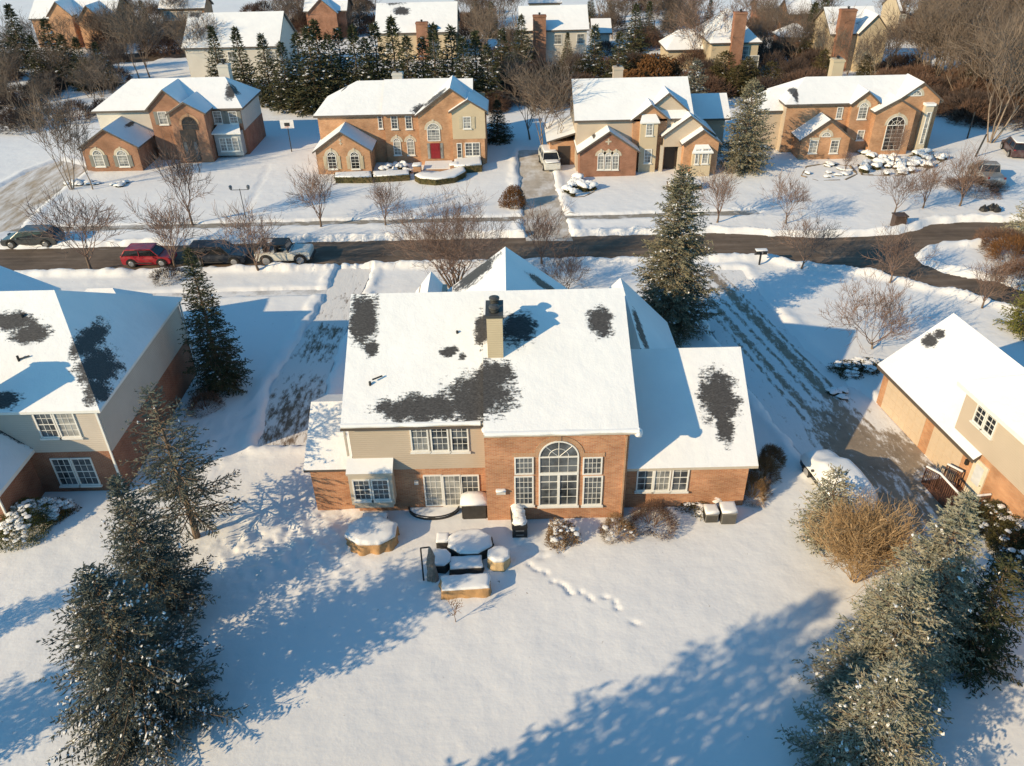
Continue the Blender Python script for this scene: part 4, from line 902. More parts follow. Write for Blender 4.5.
def house_two():
    r = empty('house', -12, 88, label='orange-brick house across the street with arched entry and red front door', cat='house')
    Ym = 86.2; x0 = G(314,113,5.5)[0]+.3; x1 = G(487,110,5.5)[0]-.35
    zr, Yr = ridge_at(400, 80, 5.5, Ym); Y1 = 2*Yr-Ym; MB().box(x0, x1, Ym, Y1, 0, 5.45).build('brick_wall', BRICK_OR, r)
    b = MB(); roof_side(x0, x1-1.5, Ym, Y1, 5.5, zr, .35, .22, h0=4, b=b); b.build('roof', [GB('h2_roof', [(-17.6,90.8,.35,.7)]), TRIM_D], r)
    xs = W(383,112,Ym-.5)[0]; MB().box(xs, x1-1, Ym-.5, Ym, 0, 5.4).build('brick_wall', BRICK_OR, r)
    zz = 5.42; b = MB(); b.slab([(xs-.15,Ym-.85,zz),(x1-3,Ym-.85,zz),(x1-3,Yr,zr+.1),(xs-.15,Yr,zr+.1)], .2); b.build('roof', [GB('h2b_roof', [(-8.9,85.8,.9,.7)]), TRIM_D], r)
    fgable(r, (415,118), (450.5,87), (488,111), 85.0, 90, BRICK_OR, rb=90.6, slots=[GB('h2c_roof', [(-7.4,85.9,1.1,1.2)]), TRIM_D])
    # beige projecting bay with its own gable
    fgable(r, (448.5,112), (466,98.5), (487.5,110.5), 84.6, 87, SIDE_Y, rb=88, z0=2.9)
    xa = W(452,150,84.6)[0]; xb = W(486,150,84.6)[0]; MB().box(xa+.1, xb-.1, 84.65, 86, 0, 2.9).build('brick_wall', BRICK_OR, r)
    for a,c,gg in ((378,382.5,GLASS),): wpx(r, a, 114.5, c, 128.5, Ym, cols=1, rows=4, glass=gg)
    for a in (391, 405.3): wpx(r, a, 115.5, a+6.8, 129, Ym-.5, cols=2, rows=4, glass=GLASS)
    for a in (393.5, 407): wpx(r, a, 138, a+7.5, 155, Ym-.5, arch=True, cols=2, rows=4, glass=GLASS_C, surround=STONE)
    wpx(r, 427, 123, 440, 141, 85.0, arch=True, cols=3, rows=4, glass=GLASS_C, surround=STONE, sill=False)
    X0, Z0 = W(431.5, 158.5, 85); X1, Z1 = W(439.5, 143, 85); d = MB().box(X0, X1, 84.93, 85.02, Z0, Z1).build('door', plain('red_door', (.22,.015,.02), .4), r); MB().box(X0+.15, X1-.15, 84.915, 84.93, Z0+.9, Z1-.2).build('panel', plain('red_door', (.2,.01,.02)), d)
    for q in (X0-.35, X1+.08): MB().box(q, q+.26, 84.95, 85.02, Z0, Z1).build('sidelight', GLASS_C, r)
    wpx(r, 463, 116.5, 471, 128.5, 84.6, cols=2, rows=4, glass=GLASS_C, shutters=SH_B)
    wpx(r, 457, 143, 462, 158, 84.65, cols=1, rows=4, glass=GLASS); wpx(r, 465, 142.5, 480, 156, 84.65, cols=2, rows=4, mull=1, glass=GLASS, shutters=None)
    xl, xr, ze, za = fgable(r, (312.5,151), (340.5,130.5), (372.5,151), 82.7, 90, BRICK_OR, rb=90)
    for a in (327.5, 350.5): wpx(r, a, 151.5, a+9, 169, 82.7, arch=True, cols=2, rows=4, glass=GLASS_D, shutters=SH_B, surround=STONE)
    for q in ((340,140),(340.5,143.5)): diamond(r, *q, 82.7, .16)
    chimney(r, W(397,75,92)[0]-.5, W(397,75,92)[0]+.6, 91.6, 92.6, 4, 8.2, SIDE_L, .2, 1)
    # porch and steps with brick piers
    p = MB().box(*sorted((W(424,160,84)[0], W(452,160,84)[0])), 82.3, 85, 0, .45); p.box(W(428,165,83)[0], W(450,165,83)[0], 81.5, 82.3, 0, .25); pc = p.build('porch_step', BRICK_ARCH, r)
    MB().box(W(424,160,84)[0]+.05, W(452,160,84)[0]-.05, 82.35, 84.9, .455, .55).build('snow_cover', M_SNOWR, pc)
    for px in (418, 454.5):
        x = G(px, 173)[0]; q = MB().box(x-.4, x+.4, 82.0, 82.8, 0, .9).build('pier', BRICK_OR, r); MB().cap([(x-.45,81.95),(x+.45,81.95),(x+.45,82.85),(x-.45,82.85)], .9, .2).build('snow_cover', M_SNOWR, q, True)
def house_three():
    r = empty('house', 14, 86, label='beige-sided house across the street with triple arched garage windows, behind a snow-topped shrub bed', cat='house')
    Ym = 81.9; x0 = G(574.6,119.4,5.5)[0]+.3; x1 = x0+11.5; zr, Yr = ridge_at(620, 78, 5.5, Ym); Y1 = 2*Yr-Ym
    MB().box(x0, x1, Ym, Y1, 0, 5.45).build('siding_wall', SIDE, r); b = MB(); gable_y(b, x0, x1-.1, Ym, Y1, 5.45, zr-.15); b.build('siding_wall', SIDE, r)
    b = MB(); roof_side(x0, x1, Ym, Y1, 5.5, zr, .3, .22, b=b); b.build('roof', M_RF, r)
    # low side porch on the left
    MB().box(x0-2.6, x0, 84, 90, 0, 2.6).build('brick_wall', BRICK_OR, r); MB().slab([(x0-3,83.6,2.7),(x0+.05,83.6,3.6),(x0+.05,90.4,3.6),(x0-3,90.4,2.7)], .18).build('roof', M_RF, r)
    MB().box(x0-1.8, x0-.5, 83.95, 84, 0, 2.1).build('door', plain('dark_door', (.04,.03,.025), .4), r)
    fgable(r, (630,119.4), (661,92), (702,127), 82.6, 86, SIDE, rb=87, slots=[GB('h3b', []), TRIM_D])
    fgable(r, (630.4,119.5), (649.6,103.5), (670,120), 81.6, 84, BRICK_OR, rb=85)
    b = MB(); xa = W(640,140,80.9)[0]; xb = W(657,140,80.9)[0]; b.box(xa, xb, 80.9, 82, 0, 5.2); b.build('bay_wall', SIDE_Y, r)
    MB().slab([(xa-.15,80.7,5.25),(xb+.15,80.7,5.25),(xb-.2,81.7,5.9),(xa+.2,81.7,5.9)], .12).build('bay_roof', [M_SNOWR, TRIM], r)
    wpx(r, 646, 123.5, 653, 135.5, 80.9, cols=2, rows=4, glass=GLASS_C); wpx(r, 644, 149, 651.5, 163, 80.9, cols=2, rows=4, glass=GLASS_C)
    fgable(r, (661.5,135), (690,114.5), (716,136), 80.9, 84, SIDE, rb=86, z0=2.7)
    MB().box(W(663,150,81.0)[0], W(680,150,81.0)[0], 81.8, 82.2, 0, 2.8).build('entry_shade_block', plain('shadow_door', (.04,.03,.025), .6), r)  # solid block, coloured dark for the shade inside the entry
    for px in (662, 680): x = W(px,150,81)[0]; MB().box(x-.17, x+.17, 80.95, 81.3, 0, 2.8).build('post', TRIM_B, r)
    xl, xr, ze, za = fgable(r, (681.6,144), (704.5,128.5), (722,143), 79.9, 84, BRICK_OR, rb=84)
    xa = W(693.5,150,79.3)[0]; xb = W(712,150,79.3)[0]; MB().box(xa, xb, 79.3, 80, 0, 2.55).build('bay_wall', SIDE_Y, r)
    MB().slab([(xa-.15,79.1,2.6),(xb+.15,79.1,2.6),(xb-.3,79.95,3.2),(xa+.3,79.95,3.2)], .12).build('bay_roof', [M_SNOWR, TRIM], r)
    wpx(r, 702, 148.5, 708.5, 163.5, 79.3, cols=2, rows=3, glass=GLASS_C); wpx(r, 695, 149, 699, 164, 79.3, cols=1, rows=3, glass=GLASS_C)
    fgable(r, (577,153), (608.5,130.2), (640,151), 79.9, 86, BRICK_RED, rb=86, slots=[GB('h3c', [(8.9,82,.15,1.4)]), TRIM_D])
    for a in (597.5, 604.8, 612.1): wpx(r, a, 152.5, a+6.6, 169.5, 79.9, arch=True, cols=2, rows=4, glass=GLASS_C, surround=STONE)
    diamond(r, 608.5, 141.5, 79.9, .3)
    xr = G(716,120,4.2)[0]; MB().box(x1, xr+1.4, 86.5, 91.3, 0, 4.3).build('siding_wall', SIDE, r); b = MB(); roof_side(x1-1, xr+1.5, 86, 91.5, 4.3, 6.0, .3, .2, b=b); b.build('roof', M_RF, r)
    x = W(618,70,89)[0]; chimney(r, x-.5, x+.5, 88.6, 89.6, 4, 8.9, SIDE, .1, 1)
def house_four():
    r = empty('house', 38, 88, label='rightmost brick house across the street with tall arched entry and stone-trimmed gables', cat='house')
    Ym = 86.6; x0 = G(788,104,5.5)[0]+.3; x1 = 46.4
    zr, Yr = ridge_at(850, 76, 5.4, Ym, .58); Y1 = 2*Yr-Ym; MB().box(x0, x1-1, Ym, Y1, 0, 5.45).build('brick_wall', BRICK_OR, r); MB().box(x0-.03, x0, Ym, Y1-.1, 0, 5.4).build('siding_wall', SIDE, r)
    b = MB(); roof_side(x0, x1-.5, Ym, Y1, 5.45, zr, .35, .22, h0=2.6, h1=2.4, b=b); b.build('roof', [GB('h4a', [(30.9,88.0,.3,1.4)]), TRIM_D], r)
    MB().box(x0-2.8, x0, 87.8, Y1-1, 0, 4.6).build('siding_wall', SIDE, r)
    b = MB(); roof_side(x0-2.8, x0+1.5, 87.8, Y1-1, 4.6, 6.2, .35, .2, h0=2, b=b); b.build('roof', [GB('h4b', []), TRIM_D], r)
    fgable(r, (850,104.5), (868,90), (881,103), 85.9, 90, BRICK_OR, rb=90)
    wpx(r, 858.5, 102.5, 867.5, 119, 85.9, arch=True, cols=2, rows=4, glass=GLASS_C, surround=STONE)
    wpx(r, 836.5, 107, 842.5, 118.5, Ym, cols=2, rows=4, glass=GLASS_C)
    wpx(r, 857, 130, 864, 140, 85.9, cols=2, rows=3, glass=GLASS_C)
    fgable(r, (896,98), (920,81.5), (942,103), 86.1, 90, BRICK_OR, rb=90)
    fgable(r, (874,111), (901,97.5), (919,111.5), 84.9, 88, BRICK_OR, rb=90)
    wpx(r, 885, 116, 903, 150, 84.9, arch=True, cols=3, rows=6, glass=GLASS_D, surround=STONE, sill=False)
    x, z = W(916.5, 93, 86.1); window(r, x-.6, z-.3, 1.2, .61, Y=86.1, arch=True, cols=2, rows=1, glass=GLASS_C, surround=STONE, sill=False)
    xa = W(921,125,85.6)[0]; xb = W(929,125,85.6)[0]; MB().box(xa, xb, 85.5, 86.2, 0, 5.0).build('stone_pier', STONE, r); MB().box(xa-.1, xb+.1, 85.35, 86.2, 5.0, 5.25).build('bay_roof', M_SNOWR, r)
    wpx(r, 923, 112, 927.5, 144, 85.5, cols=1, rows=6, glass=GLASS_C, sill=False)
    fgable(r, (799,140), (830.5,118.5), (853,138.5), 83.9, 90, BRICK_OR, rb=90)
    for a in (809, 830): wpx(r, a, 140, a+8.5, 153, 83.9, cols=2, rows=4, glass=GLASS_C, surround=STONE)
    x, z = W(826.5, 134, 83.9); window(r, x-.5, z-.3, 1.0, .51, Y=83.9, arch=True, cols=2, rows=1, glass=GLASS_C, surround=STONE, sill=False)
    x = W(836,70,92)[0]; chimney(r, x-.6, x+.6, 91.5, 92.6, 4, 8.6, SIDE_Y, .15, 1)
    MB().box(x1-2.6, x1-.6, 86.15, 90, 0, 5.4).build('brick_wall', BRICK_OR, r)
house_one(); house_two(); house_three(); house_four()

# ------------------------------------------------------------ houses behind the trees
def far_house(el, er, ze, ry, zr, wall, label, chim=None, hip=(0,0), wins=(), gable=None, side=None, blobs=(), wing=None, lower=None):
    """el, er = photo pixels of the near eave's ends at height ze"""
    x0, ya = G(*el, ze); x1, yb = G(*er, ze); Y0 = (ya+yb)/2+.3; x0 += .3; x1 -= .3
    zr, Yr = ridge_at((el[0]+er[0])/2, ry, ze, Y0, .62); depth = 2*(Yr-Y0); Y1 = Y0+depth
    r = empty('house', (x0+x1)/2, (Y0+Y1)/2, label=label, cat='house')
    MB().box(x0, x1, Y0, Y1, 0, ze).build('wall', wall, r)
    b = MB()
    if not hip[0] and not hip[1]: g = MB(); gable_y(g, x0, x1, Y0, Y1, ze, zr); g.build('gable_wall', side or wall, r)
    roof_side(x0, x1, Y0, Y1, ze+.05, zr+.1, .35, .22, h0=hip[0], h1=hip[1], b=b); b.build('roof', [GB('far_roof_'+str(len(bpy.data.materials)), [(x0+fx*(x1-x0), Y0+fy*depth, rx, ry) for fx, fy, rx, ry in blobs]) if blobs else M_RF[0], TRIM_D], r)
    for (px, pt, w) in (chim or ()):
        x, z = W(px, pt, Y0-.5); chimney(r, x-w/2, x+w/2, Y0-.9, Y0+.25, 0, z, BRICK_RED, .2, 1)
    for (f, z, w, h) in wins: window(r, x0+f*(x1-x0), z, w, h, Y=Y0, cols=2, rows=3, glass=GLASS_C)
    if gable:
        for (pl, pa, pr, dy, wl) in gable: fgable(r, pl, pa, pr, Y0-dy, Y0+2, wl, rb=Y0+depth*.5)
    return r, x0, x1, Y0, Y1
far_house((185,45),(276,47), 4.9, 13, 10.6, SIDE_L, 'wide pale house with a big unbroken snow roof behind the leftmost brick house', chim=None, side=SIDE_L, wins=[(.3,2.6,1.2,1.5),(.45,2.6,1.2,1.5),(.86,2.4,1.5,1.6)], blobs=[(.05,.55,1.2,1.5)])
far_house((374,33),(457,30), 4.4, 3, 10.2, SIDE_Y, 'house with long snow roof, bare shingle patch and brick chimney behind the spruce row', chim=[(421.5,22,1.9)], wins=[(.1,1.2,1.2,1.5),(.7,1.2,1.2,1.5)], blobs=[(.2,.62,2.6,1.6),(.3,.35,1.3,.8)])
far_house((519,28),(590,30), 5.3, 6, 9.6, SIDE_L, 'pale two-storey house with a very tall brick chimney behind the bare trees', chim=[(539.5,15,2.0)], wins=[(.5,3,1.2,1.5),(.85,3,1.2,1.5)])
far_house((592,32),(612,32), 3.0, 19, 5.6, SIDE_L, 'small low annex with a snow roof beside the pale two-storey house', wins=())
far_house((706,38),(768,45), 5.0, 9, 9.4, SIDE_Y, 'yellow-beige house with a hipped snow roof partly hidden by a crooked bare tree', hip=(3,3.5), wins=[(.6,2.5,1.4,1.8),(.75,.8,2.0,2.2)], chim=[(741,12,1.7)])
far_house((665,47),(706,50), 3.2, 30, 6.2, SIDE_Y, 'low snow-covered garage left of the hipped yellow-beige house', hip=(2,0))
far_house((827,31),(886,34), 5.4, 7, 10.2, SIDE_Y, 'tan house with a tall leaning-looking brick chimney at the wood edge', chim=[(849,9,2.2)], wins=[(.55,2.6,1.3,1.7),(.8,2.6,1.3,1.7)], gable=[((858,33),(872,14),(890,34),1.0,SIDE_Y)])
far_house((40,14),(104,20), 5.2, -4, 10.0, BRICK_OR, 'brick house with gabled wings at the top left behind the dark spruces', gable=[((47,18),(56,1),(72,14),1.5,BRICK_OR),((76,20),(86,5),(104,22),2.5,BRICK_OR)], wins=[(.7,2.6,1.2,1.6)])
far_house((158,8),(204,7), 5.2, -4, 9.0, BRICK_OR, 'red-brick house with a row of windows above the wide pale house', wins=[(.06+.15*k,3.0,1.1,1.5) for k in range(6)])
far_house((304,10),(346,10), 5.0, -6, 8.8, BRICK_RED, 'brown gabled brick house at the top edge left of the long snow roof', gable=[((306,13),(321,-2),(338,14),1.2,BRICK_RED)], wins=[(.2,1.0,1.2,1.6)])
far_house((756,7),(778,8), 4.0, -3, 7.4, BRICK_RED, 'small brick house at the top edge above the hipped yellow-beige house')
far_house((784,38),(812,34), 3.2, 24, 6.6, BRICK_RED, 'low snow-roofed house between the evergreens and the tall chimney house', hip=(2,2))
far_house((890,6),(914,14), 4.6, -8, 8.2, SIDE_Y, 'yellow-sided house glimpsed at the top edge beside the wood', wins=[(.5,2.4,1.2,1.5)])
far_house((528,2),(562,2), 4.0, -9, 7.6, SIDE_Y, 'tan house cut by the top edge above the tall brick chimney')
far_house((790,14),(812,12), 4.0, -1, 7.2, BRICK_OR, 'orange-brick gable at the top edge right of the evergreens')
# ------------------------------------------------------------ vehicles
PAINTS = {}
def paint(name, c, metal=.2, rough=.35):
    t = NT(name, rough, c, .5, metal); p = t.pos(); f = t.noise(p, 2.5, 5, .7)
    r = t.n('ShaderNodeMapRange', i_1=.45, i_2=.8, i_3=0.0, i_4=.35); t.l(f, r.inputs[0]); t.color(t.mix(r.outputs[0], c, (.32,.30,.28)))
    t.b.inputs['Coat Weight'].default_value = .3; return t.mat
TYRE = plain('tyre_rubber', (.025,.025,.025), .9, .2); RIM = plain('alloy_rim', (.42,.42,.43), .35, .1, metal=.5); LAMP = plain('lamp_lens', (.5,.5,.48), .2, .05); TAIL = plain('tail_lens', (.25,.02,.02), .3)
def vehicle(name, cat, label, x, y, rz, L, Wd, H, prof, glass, pm, wheel_r=.34, wx=(.19,.80), snow=True, hood_snow=.0, z=0.0, roof_mat=None, open_cabin=False, extra=None, full_snow=False):
    """prof: side outline (x fraction from the nose, z) of the painted body; glass: outline of the window band"""
    r = empty(name, x, y, z, rz, label=label, cat=cat)
    S = np.array([math.cos(rz), math.sin(rz)]); N = np.array([-math.sin(rz), math.cos(rz)])
    T = lambda a, c, q: (x+S[0]*a+N[0]*c, y+S[1]*a+N[1]*c, z+q)
    def ext(b, out, hw0, zt, taper=.0, mi=0):
        n = len(out); vs = []
        for sgn in (-1, 1):
            for (fx, zz) in out:
                k = hw0-taper*max(0, (zz-zt))
                nose = 1-.10*max(0, 1-fx*L/.5)-.08*max(0, 1-(1-fx)*L/.4)
                vs.append(T((.5-fx)*L, sgn*k*nose, zz))
        b.add(vs, [tuple(range(n)), tuple(range(2*n-1, n-1, -1))]+[(i, (i+1) % n, n+(i+1) % n, n+i) for i in range(n)], mi)
    b = MB(); ext(b, prof, Wd/2, .85*H*.6, .0); body = b.build('body', pm, r, bevel=.05, smooth=False)
    if not open_cabin:
        b = MB(); ext(b, glass, Wd/2-.05, H*.58, .22); b.build('window_band', GLASS_D, r, bevel=.03)
        top = max(p[1] for p in glass); xs = [p[0] for p in glass if p[1] > top-.12]
        b = MB(); a0, a1 = (.5-min(xs))*L, (.5-max(xs))*L; hw = Wd/2-.05-.22*(top-H*.58)+.015
        for sg in (-1, 1):
            lo = [p for p in glass if p[1] < top-.2]; f0 = min(p[0] for p in lo); f1 = max(p[0] for p in lo); zl = min(p[1] for p in glass)
            for (fa, fb) in ((f0, min(xs)), (.5*(f0+f1)*1.0, .5*(min(xs)+max(xs))), (f1, max(xs))): b.tube(T((.5-fa)*L, sg*(Wd/2-.045), zl), T((.5-fb)*L, sg*(hw-.01), top), .045, .04, 5)
        b.add([T(a0,-hw,top+.05),T(a1,-hw,top+.05),T(a1,hw,top+.05),T(a0,hw,top+.05),T(a0+.08,-hw-.02,top-.03),T(a1-.05,-hw-.02,top-.03),T(a1-.05,hw+.02,top-.03),T(a0+.08,hw+.02,top-.03)], [(0,1,2,3),(7,6,5,4),(0,4,5,1),(1,5,6,2),(2,6,7,3),(3,7,4,0)])
        b.build('roof', roof_mat or pm, r, bevel=.02)
        if snow:
            s = MB(); ol = [T(a0-.05,-hw+.1,0)[:2],T(a0-.05,hw-.1,0)[:2],T(a1+.1,hw-.1,0)[:2],T(a1+.1,-hw+.1,0)[:2]]; s.cap(ol, z+top+.045, .1); s.build('snow_cover', M_SNOWR, r, True)
    if hood_snow:
        hz = [p[1] for p in prof if .03 < p[0] < .25]; s = MB(); ol = [T(.46*L,-Wd*.36,0)[:2],T(.46*L,Wd*.36,0)[:2],T(.26*L,Wd*.38,0)[:2],T(.26*L,-Wd*.38,0)[:2]]; s.cap(ol, z+max(hz)-.02, hood_snow); s.build('snow_cover', M_SNOWR, r, True)
    for fx in wx:
        for sg in (-1, 1):
            c = T((.5-fx)*L, sg*(Wd/2-.13), wheel_r); c2 = T((.5-fx)*L, sg*(Wd/2+.025), wheel_r)
            w = MB().tube(c, c2, wheel_r, wheel_r, 20).build('wheel', TYRE, r)
            c3 = T((.5-fx)*L, sg*(Wd/2+.035), wheel_r); m = MB().tube(c2, c3, wheel_r*.66, wheel_r*.6, 16)
            for k in range(5):
                a = 2*math.pi*k/5; p = T((.5-fx)*L+wheel_r*.35*math.cos(a), sg*(Wd/2+.03), wheel_r+wheel_r*.35*math.sin(a)); m.tube(p, T((.5-fx)*L+wheel_r*.35*math.cos(a), sg*(Wd/2+.045), wheel_r+wheel_r*.35*math.sin(a)), .05, .05, 5)
            m.build('rim', RIM, w)
            q = MB(); k = 14; outl = []
            for i in range(k+1):
                a = math.pi*i/k; q.tube(T((.5-fx)*L+(wheel_r+.06)*math.cos(a), sg*(Wd/2-.06), wheel_r+(wheel_r+.06)*math.sin(a)), T((.5-fx)*L+(wheel_r+.06)*math.cos(a), sg*(Wd/2+.012), wheel_r+(wheel_r+.06)*math.sin(a)), .05, .05, 5)
            q.build('wheel_arch', BLACK, r)
    for sg in (-1, 1):
        zz = H*.45; MB().add([T(L*.492,sg*Wd*.40,zz),T(L*.492,sg*Wd*.26,zz),T(L*.492,sg*Wd*.26,zz+.14),T(L*.47,sg*Wd*.42,zz+.14), T(L*.46,sg*Wd*.47,zz)], [(0,1,2,3,4)]).build('headlight', LAMP, r)
        MB().add([T(-L*.495,sg*Wd*.42,zz+.1),T(-L*.495,sg*Wd*.32,zz+.1),T(-L*.495,sg*Wd*.32,zz+.35),T(-L*.495,sg*Wd*.42,zz+.35)], [(0,1,2,3)]).build('tail_light', TAIL, r)
        MB().tube(T(L*.17,sg*Wd*.5,H*.60),T(L*.17,sg*(Wd*.5+.14),H*.62),.07,.08,6).build('mirror', pm, r)
        s = MB(); s.tube(T(L*.12,sg*(Wd/2+.004),.38),T(-L*.22,sg*(Wd/2+.004),.38),.05,.05,4); s.build('sill', BLACK, body)
    if extra: extra(r, T)
    return r
SUV = [(0,.35),(0,.72),(.03,.86),(.24,1.0),(.30,1.04),(.985,1.06),(1,.9),(1,.38),(.97,.24),(.03,.24)]
SUVG = [(.25,1.02),(.38,1.55),(.44,1.62),(.86,1.62),(.93,1.54),(.985,1.04)]
CAR = [(0,.32),(0,.62),(.03,.74),(.24,.90),(.30,.94),(.985,.98),(1,.85),(1,.36),(.97,.2),(.03,.2)]
CARG = [(.22,.90),(.38,1.36),(.45,1.45),(.78,1.46),(.86,1.36),(.975,.97)]
P_RED = paint('red_paint', (.42,.02,.03)); P_NAVY = paint('navy_paint', (.015,.022,.035)); P_GREY = paint('dark_silver_paint', (.10,.11,.12), .5); P_WHITE = paint('white_paint', (.62,.62,.58), .0, .4)
def mid(a, b): A = G(*a); B = G(*b); return ((A[0]+B[0])/2, (A[1]+B[1])/2)
gx, gy = mid((9,245.5),(58,245)); vehicle('parked_car', 'car', 'dark silver sloping-nosed car facing left on the far kerb', gx, gy+.25, math.pi, 4.9, 1.85, 1.5, [(a,b) for a,b in CAR], CARG, P_GREY, .34, snow=False)
gx, gy = mid((125,266.5),(171,266.5)); vehicle('parked_car', 'car', 'small red hatchback parked on the near kerb', gx, gy+.7, 0, 4.05, 1.75, 1.45, CAR, [(.22,.92),(.36,1.36),(.43,1.46),(.88,1.46),(.985,.99)], P_RED, .33, snow=False)
gx, gy = mid((189,265.5),(246,266)); vehicle('parked_car', 'car', 'dark navy sport utility car between the red hatchback and the white open jeep', gx, gy+.75, 0, 4.8, 1.9, 1.7, SUV, SUVG, P_NAVY, .37, snow=False)
def jeep_extra(r, T):
    L = 4.4; wd = .9; b = MB()
    b.tube(T(.55,-wd+.08,1.1),T(.35,-wd+.14,1.72),.04,.04,5).tube(T(.55,wd-.08,1.1),T(.35,wd-.14,1.72),.04,.04,5).tube(T(.35,-wd+.14,1.72),T(.35,wd-.14,1.72),.04,.04,5)
    for q in (-.55, -1.75): b.tube(T(q,-wd+.08,1.1),T(q,-wd+.16,1.72),.045,.045,5).tube(T(q,wd-.08,1.1),T(q,wd-.16,1.72),.045,.045,5).tube(T(q,-wd+.16,1.72),T(q,wd-.16,1.72),.045,.045,5)
    for c in (-wd+.15, wd-.15): b.tube(T(.35,c,1.72),T(-1.75,c,1.72),.04,.04,5)
    b.build('roll_cage', BLACK, r)
    MB().add([T(.53,-wd+.12,1.12),T(.53,wd-.12,1.12),T(.36,wd-.18,1.7),T(.36,-wd+.18,1.7)], [(0,1,2,3)]).build('windscreen', GLASS_D, r)
    MB().add([T(.3,-wd+.16,1.73),T(-.9,-wd+.16,1.73),T(-.9,wd-.16,1.73),T(.3,wd-.16,1.73),T(.3,-wd+.16,1.77),T(-.9,-wd+.16,1.77),T(-.9,wd-.16,1.77),T(.3,wd-.16,1.77)], [(3,2,1,0),(4,5,6,7),(0,1,5,4),(1,2,6,5),(2,3,7,6),(3,0,4,7)]).build('soft_top', BLACK, r)
    for q, c in ((-.2,-.4),(-.2,.4),(-1.2,0)):
        s = MB(); w_ = .28 if c else .6; s.add([T(q+.25,c-w_,1.0),T(q-.25,c-w_,1.0),T(q-.25,c+w_,1.0),T(q+.25,c+w_,1.0),T(q+.25,c-w_,1.12),T(q-.25,c-w_,1.12),T(q-.25,c+w_,1.12),T(q+.25,c+w_,1.12)], [(3,2,1,0),(4,5,6,7),(0,1,5,4),(1,2,6,5),(2,3,7,6),(3,0,4,7)])
        s.add([T(q-.2,c-w_,1.1),T(q-.35,c-w_,1.1),T(q-.35,c+w_,1.1),T(q-.2,c+w_,1.1),T(q-.28,c-w_,1.6),T(q-.42,c-w_,1.6),T(q-.42,c+w_,1.6),T(q-.28,c+w_,1.6)], [(3,2,1,0),(4,5,6,7),(0,1,5,4),(1,2,6,5),(2,3,7,6),(3,0,4,7)]); s.build('seat', BLACK, r)
    MB().tube(T(-2.2,0,.95),T(-2.42,0,.95),.4,.4,18).build('spare_wheel', TYRE, r)
    MB().add([T(2.2,-.85,.45),T(2.38,-.8,.45),T(2.38,.8,.45),T(2.2,.85,.45),T(2.2,-.85,.65),T(2.38,-.8,.65),T(2.38,.8,.65),T(2.2,.85,.65)], [(3,2,1,0),(4,5,6,7),(0,1,5,4),(1,2,6,5),(2,3,7,6),(3,0,4,7)]).build('bumper', BLACK, r)
JP = [(0,.5),(0,1.08),(.02,1.14),(.33,1.16),(.36,1.1),(.985,1.1),(1,1.05),(1,.5),(.96,.42),(.04,.42)]
gx, gy = mid((256,266.5),(311,266)); vehicle('parked_car', 'car', 'white off-road jeep with black open top and snow on its bonnet', gx, gy+1.0, 0, 4.5, 1.9, 1.8, JP, None, P_WHITE, .45, open_cabin=True, hood_snow=.08, extra=jeep_extra, wx=(.18,.80))
gx, gy = mid((543,173),(558,172)); vehicle('parked_car', 'car', 'white car covered in snow on the drive of the beige-sided house', gx, gy+2.2, R(-84), 4.6, 1.85, 1.6, SUV, SUVG, P_WHITE, .34, hood_snow=.1)
gx, gy = mid((986,187),(1005,187)); vehicle('parked_pickup', 'pickup truck', 'silver pickup truck standing in the snow at the upper right', gx, gy+2.0, R(80), 5.2, 1.95, 1.8, SUV, [(.25,1.02),(.36,1.6),(.42,1.68),(.58,1.68),(.62,1.04)], paint('silver_paint', (.42,.42,.41), .4), .38, snow=False)
gx, gy = G(1021,158); vehicle('parked_car', 'car', 'dark maroon car at the far right edge by the wood', gx, gy+1.5, R(75), 4.6, 1.85, 1.6, SUV, SUVG, paint('maroon_paint', (.07,.03,.03)), .34, snow=True)
# snow-buried car on the neighbour's drive: body, and a thick coat of snow over it
def buried_car():
    x, y = G(836, 491); y -= 1.0; rz = R(101); r = vehicle('parked_car', 'car', 'car buried under thick snow on the tracked driveway beside the brick wing', x-.1, y+1.0, rz, 4.4, 1.75, 1.5, CAR, [(.22,.90),(.36,1.32),(.43,1.42),(.84,1.42),(.93,1.3),(.975,.97)], P_NAVY, .33, snow=False)
    S = np.array([math.cos(rz), math.sin(rz)]); N = np.array([-math.sin(rz), math.cos(rz)]); b = MB(); prof = [(.0,.85),(.04,1.0),(.14,1.12),(.25,1.22),(.34,1.55),(.44,1.82),(.6,1.88),(.78,1.86),(.90,1.74),(.97,1.4),(1.0,1.05)]
    vs = []; m_ = 13; prof = [(-.01,.55),(.01,.86),(.05,1.02),(.14,1.14),(.25,1.24),(.33,1.46),(.42,1.68),(.6,1.74),(.78,1.72),(.90,1.62),(.97,1.3),(1.0,1.0),(1.01,.6)]
    for f, h in prof:
        cabin = .27 < f < .99
        for j in range(m_):
            c = -1+2*j/(m_-1); k = abs(c); hh = h*(1-.07*k*k) if k < .7 else (h*.90 if k < .86 else (.98 if cabin else h*.85) if k < .99 else .62)
            hw = .95; sq = min(1, .80+f*2.2) if f < .1 else (1 if f < .9 else 1-(f-.9)*1.1)
            vs.append((x-.1+S[0]*(.5-f)*4.6+N[0]*c*hw*sq, y+1.0+S[1]*(.5-f)*4.6+N[1]*c*hw*sq, min(hh, h)+.05+.025*math.sin(f*11+c*5)))
    b.add(vs, [(i*m_+j, i*m_+j+1, (i+1)*m_+j+1, (i+1)*m_+j) for i in range(len(prof)-1) for j in range(m_-1)]); b.build('snow_cover', M_SNOWR, r, True)
buried_car()

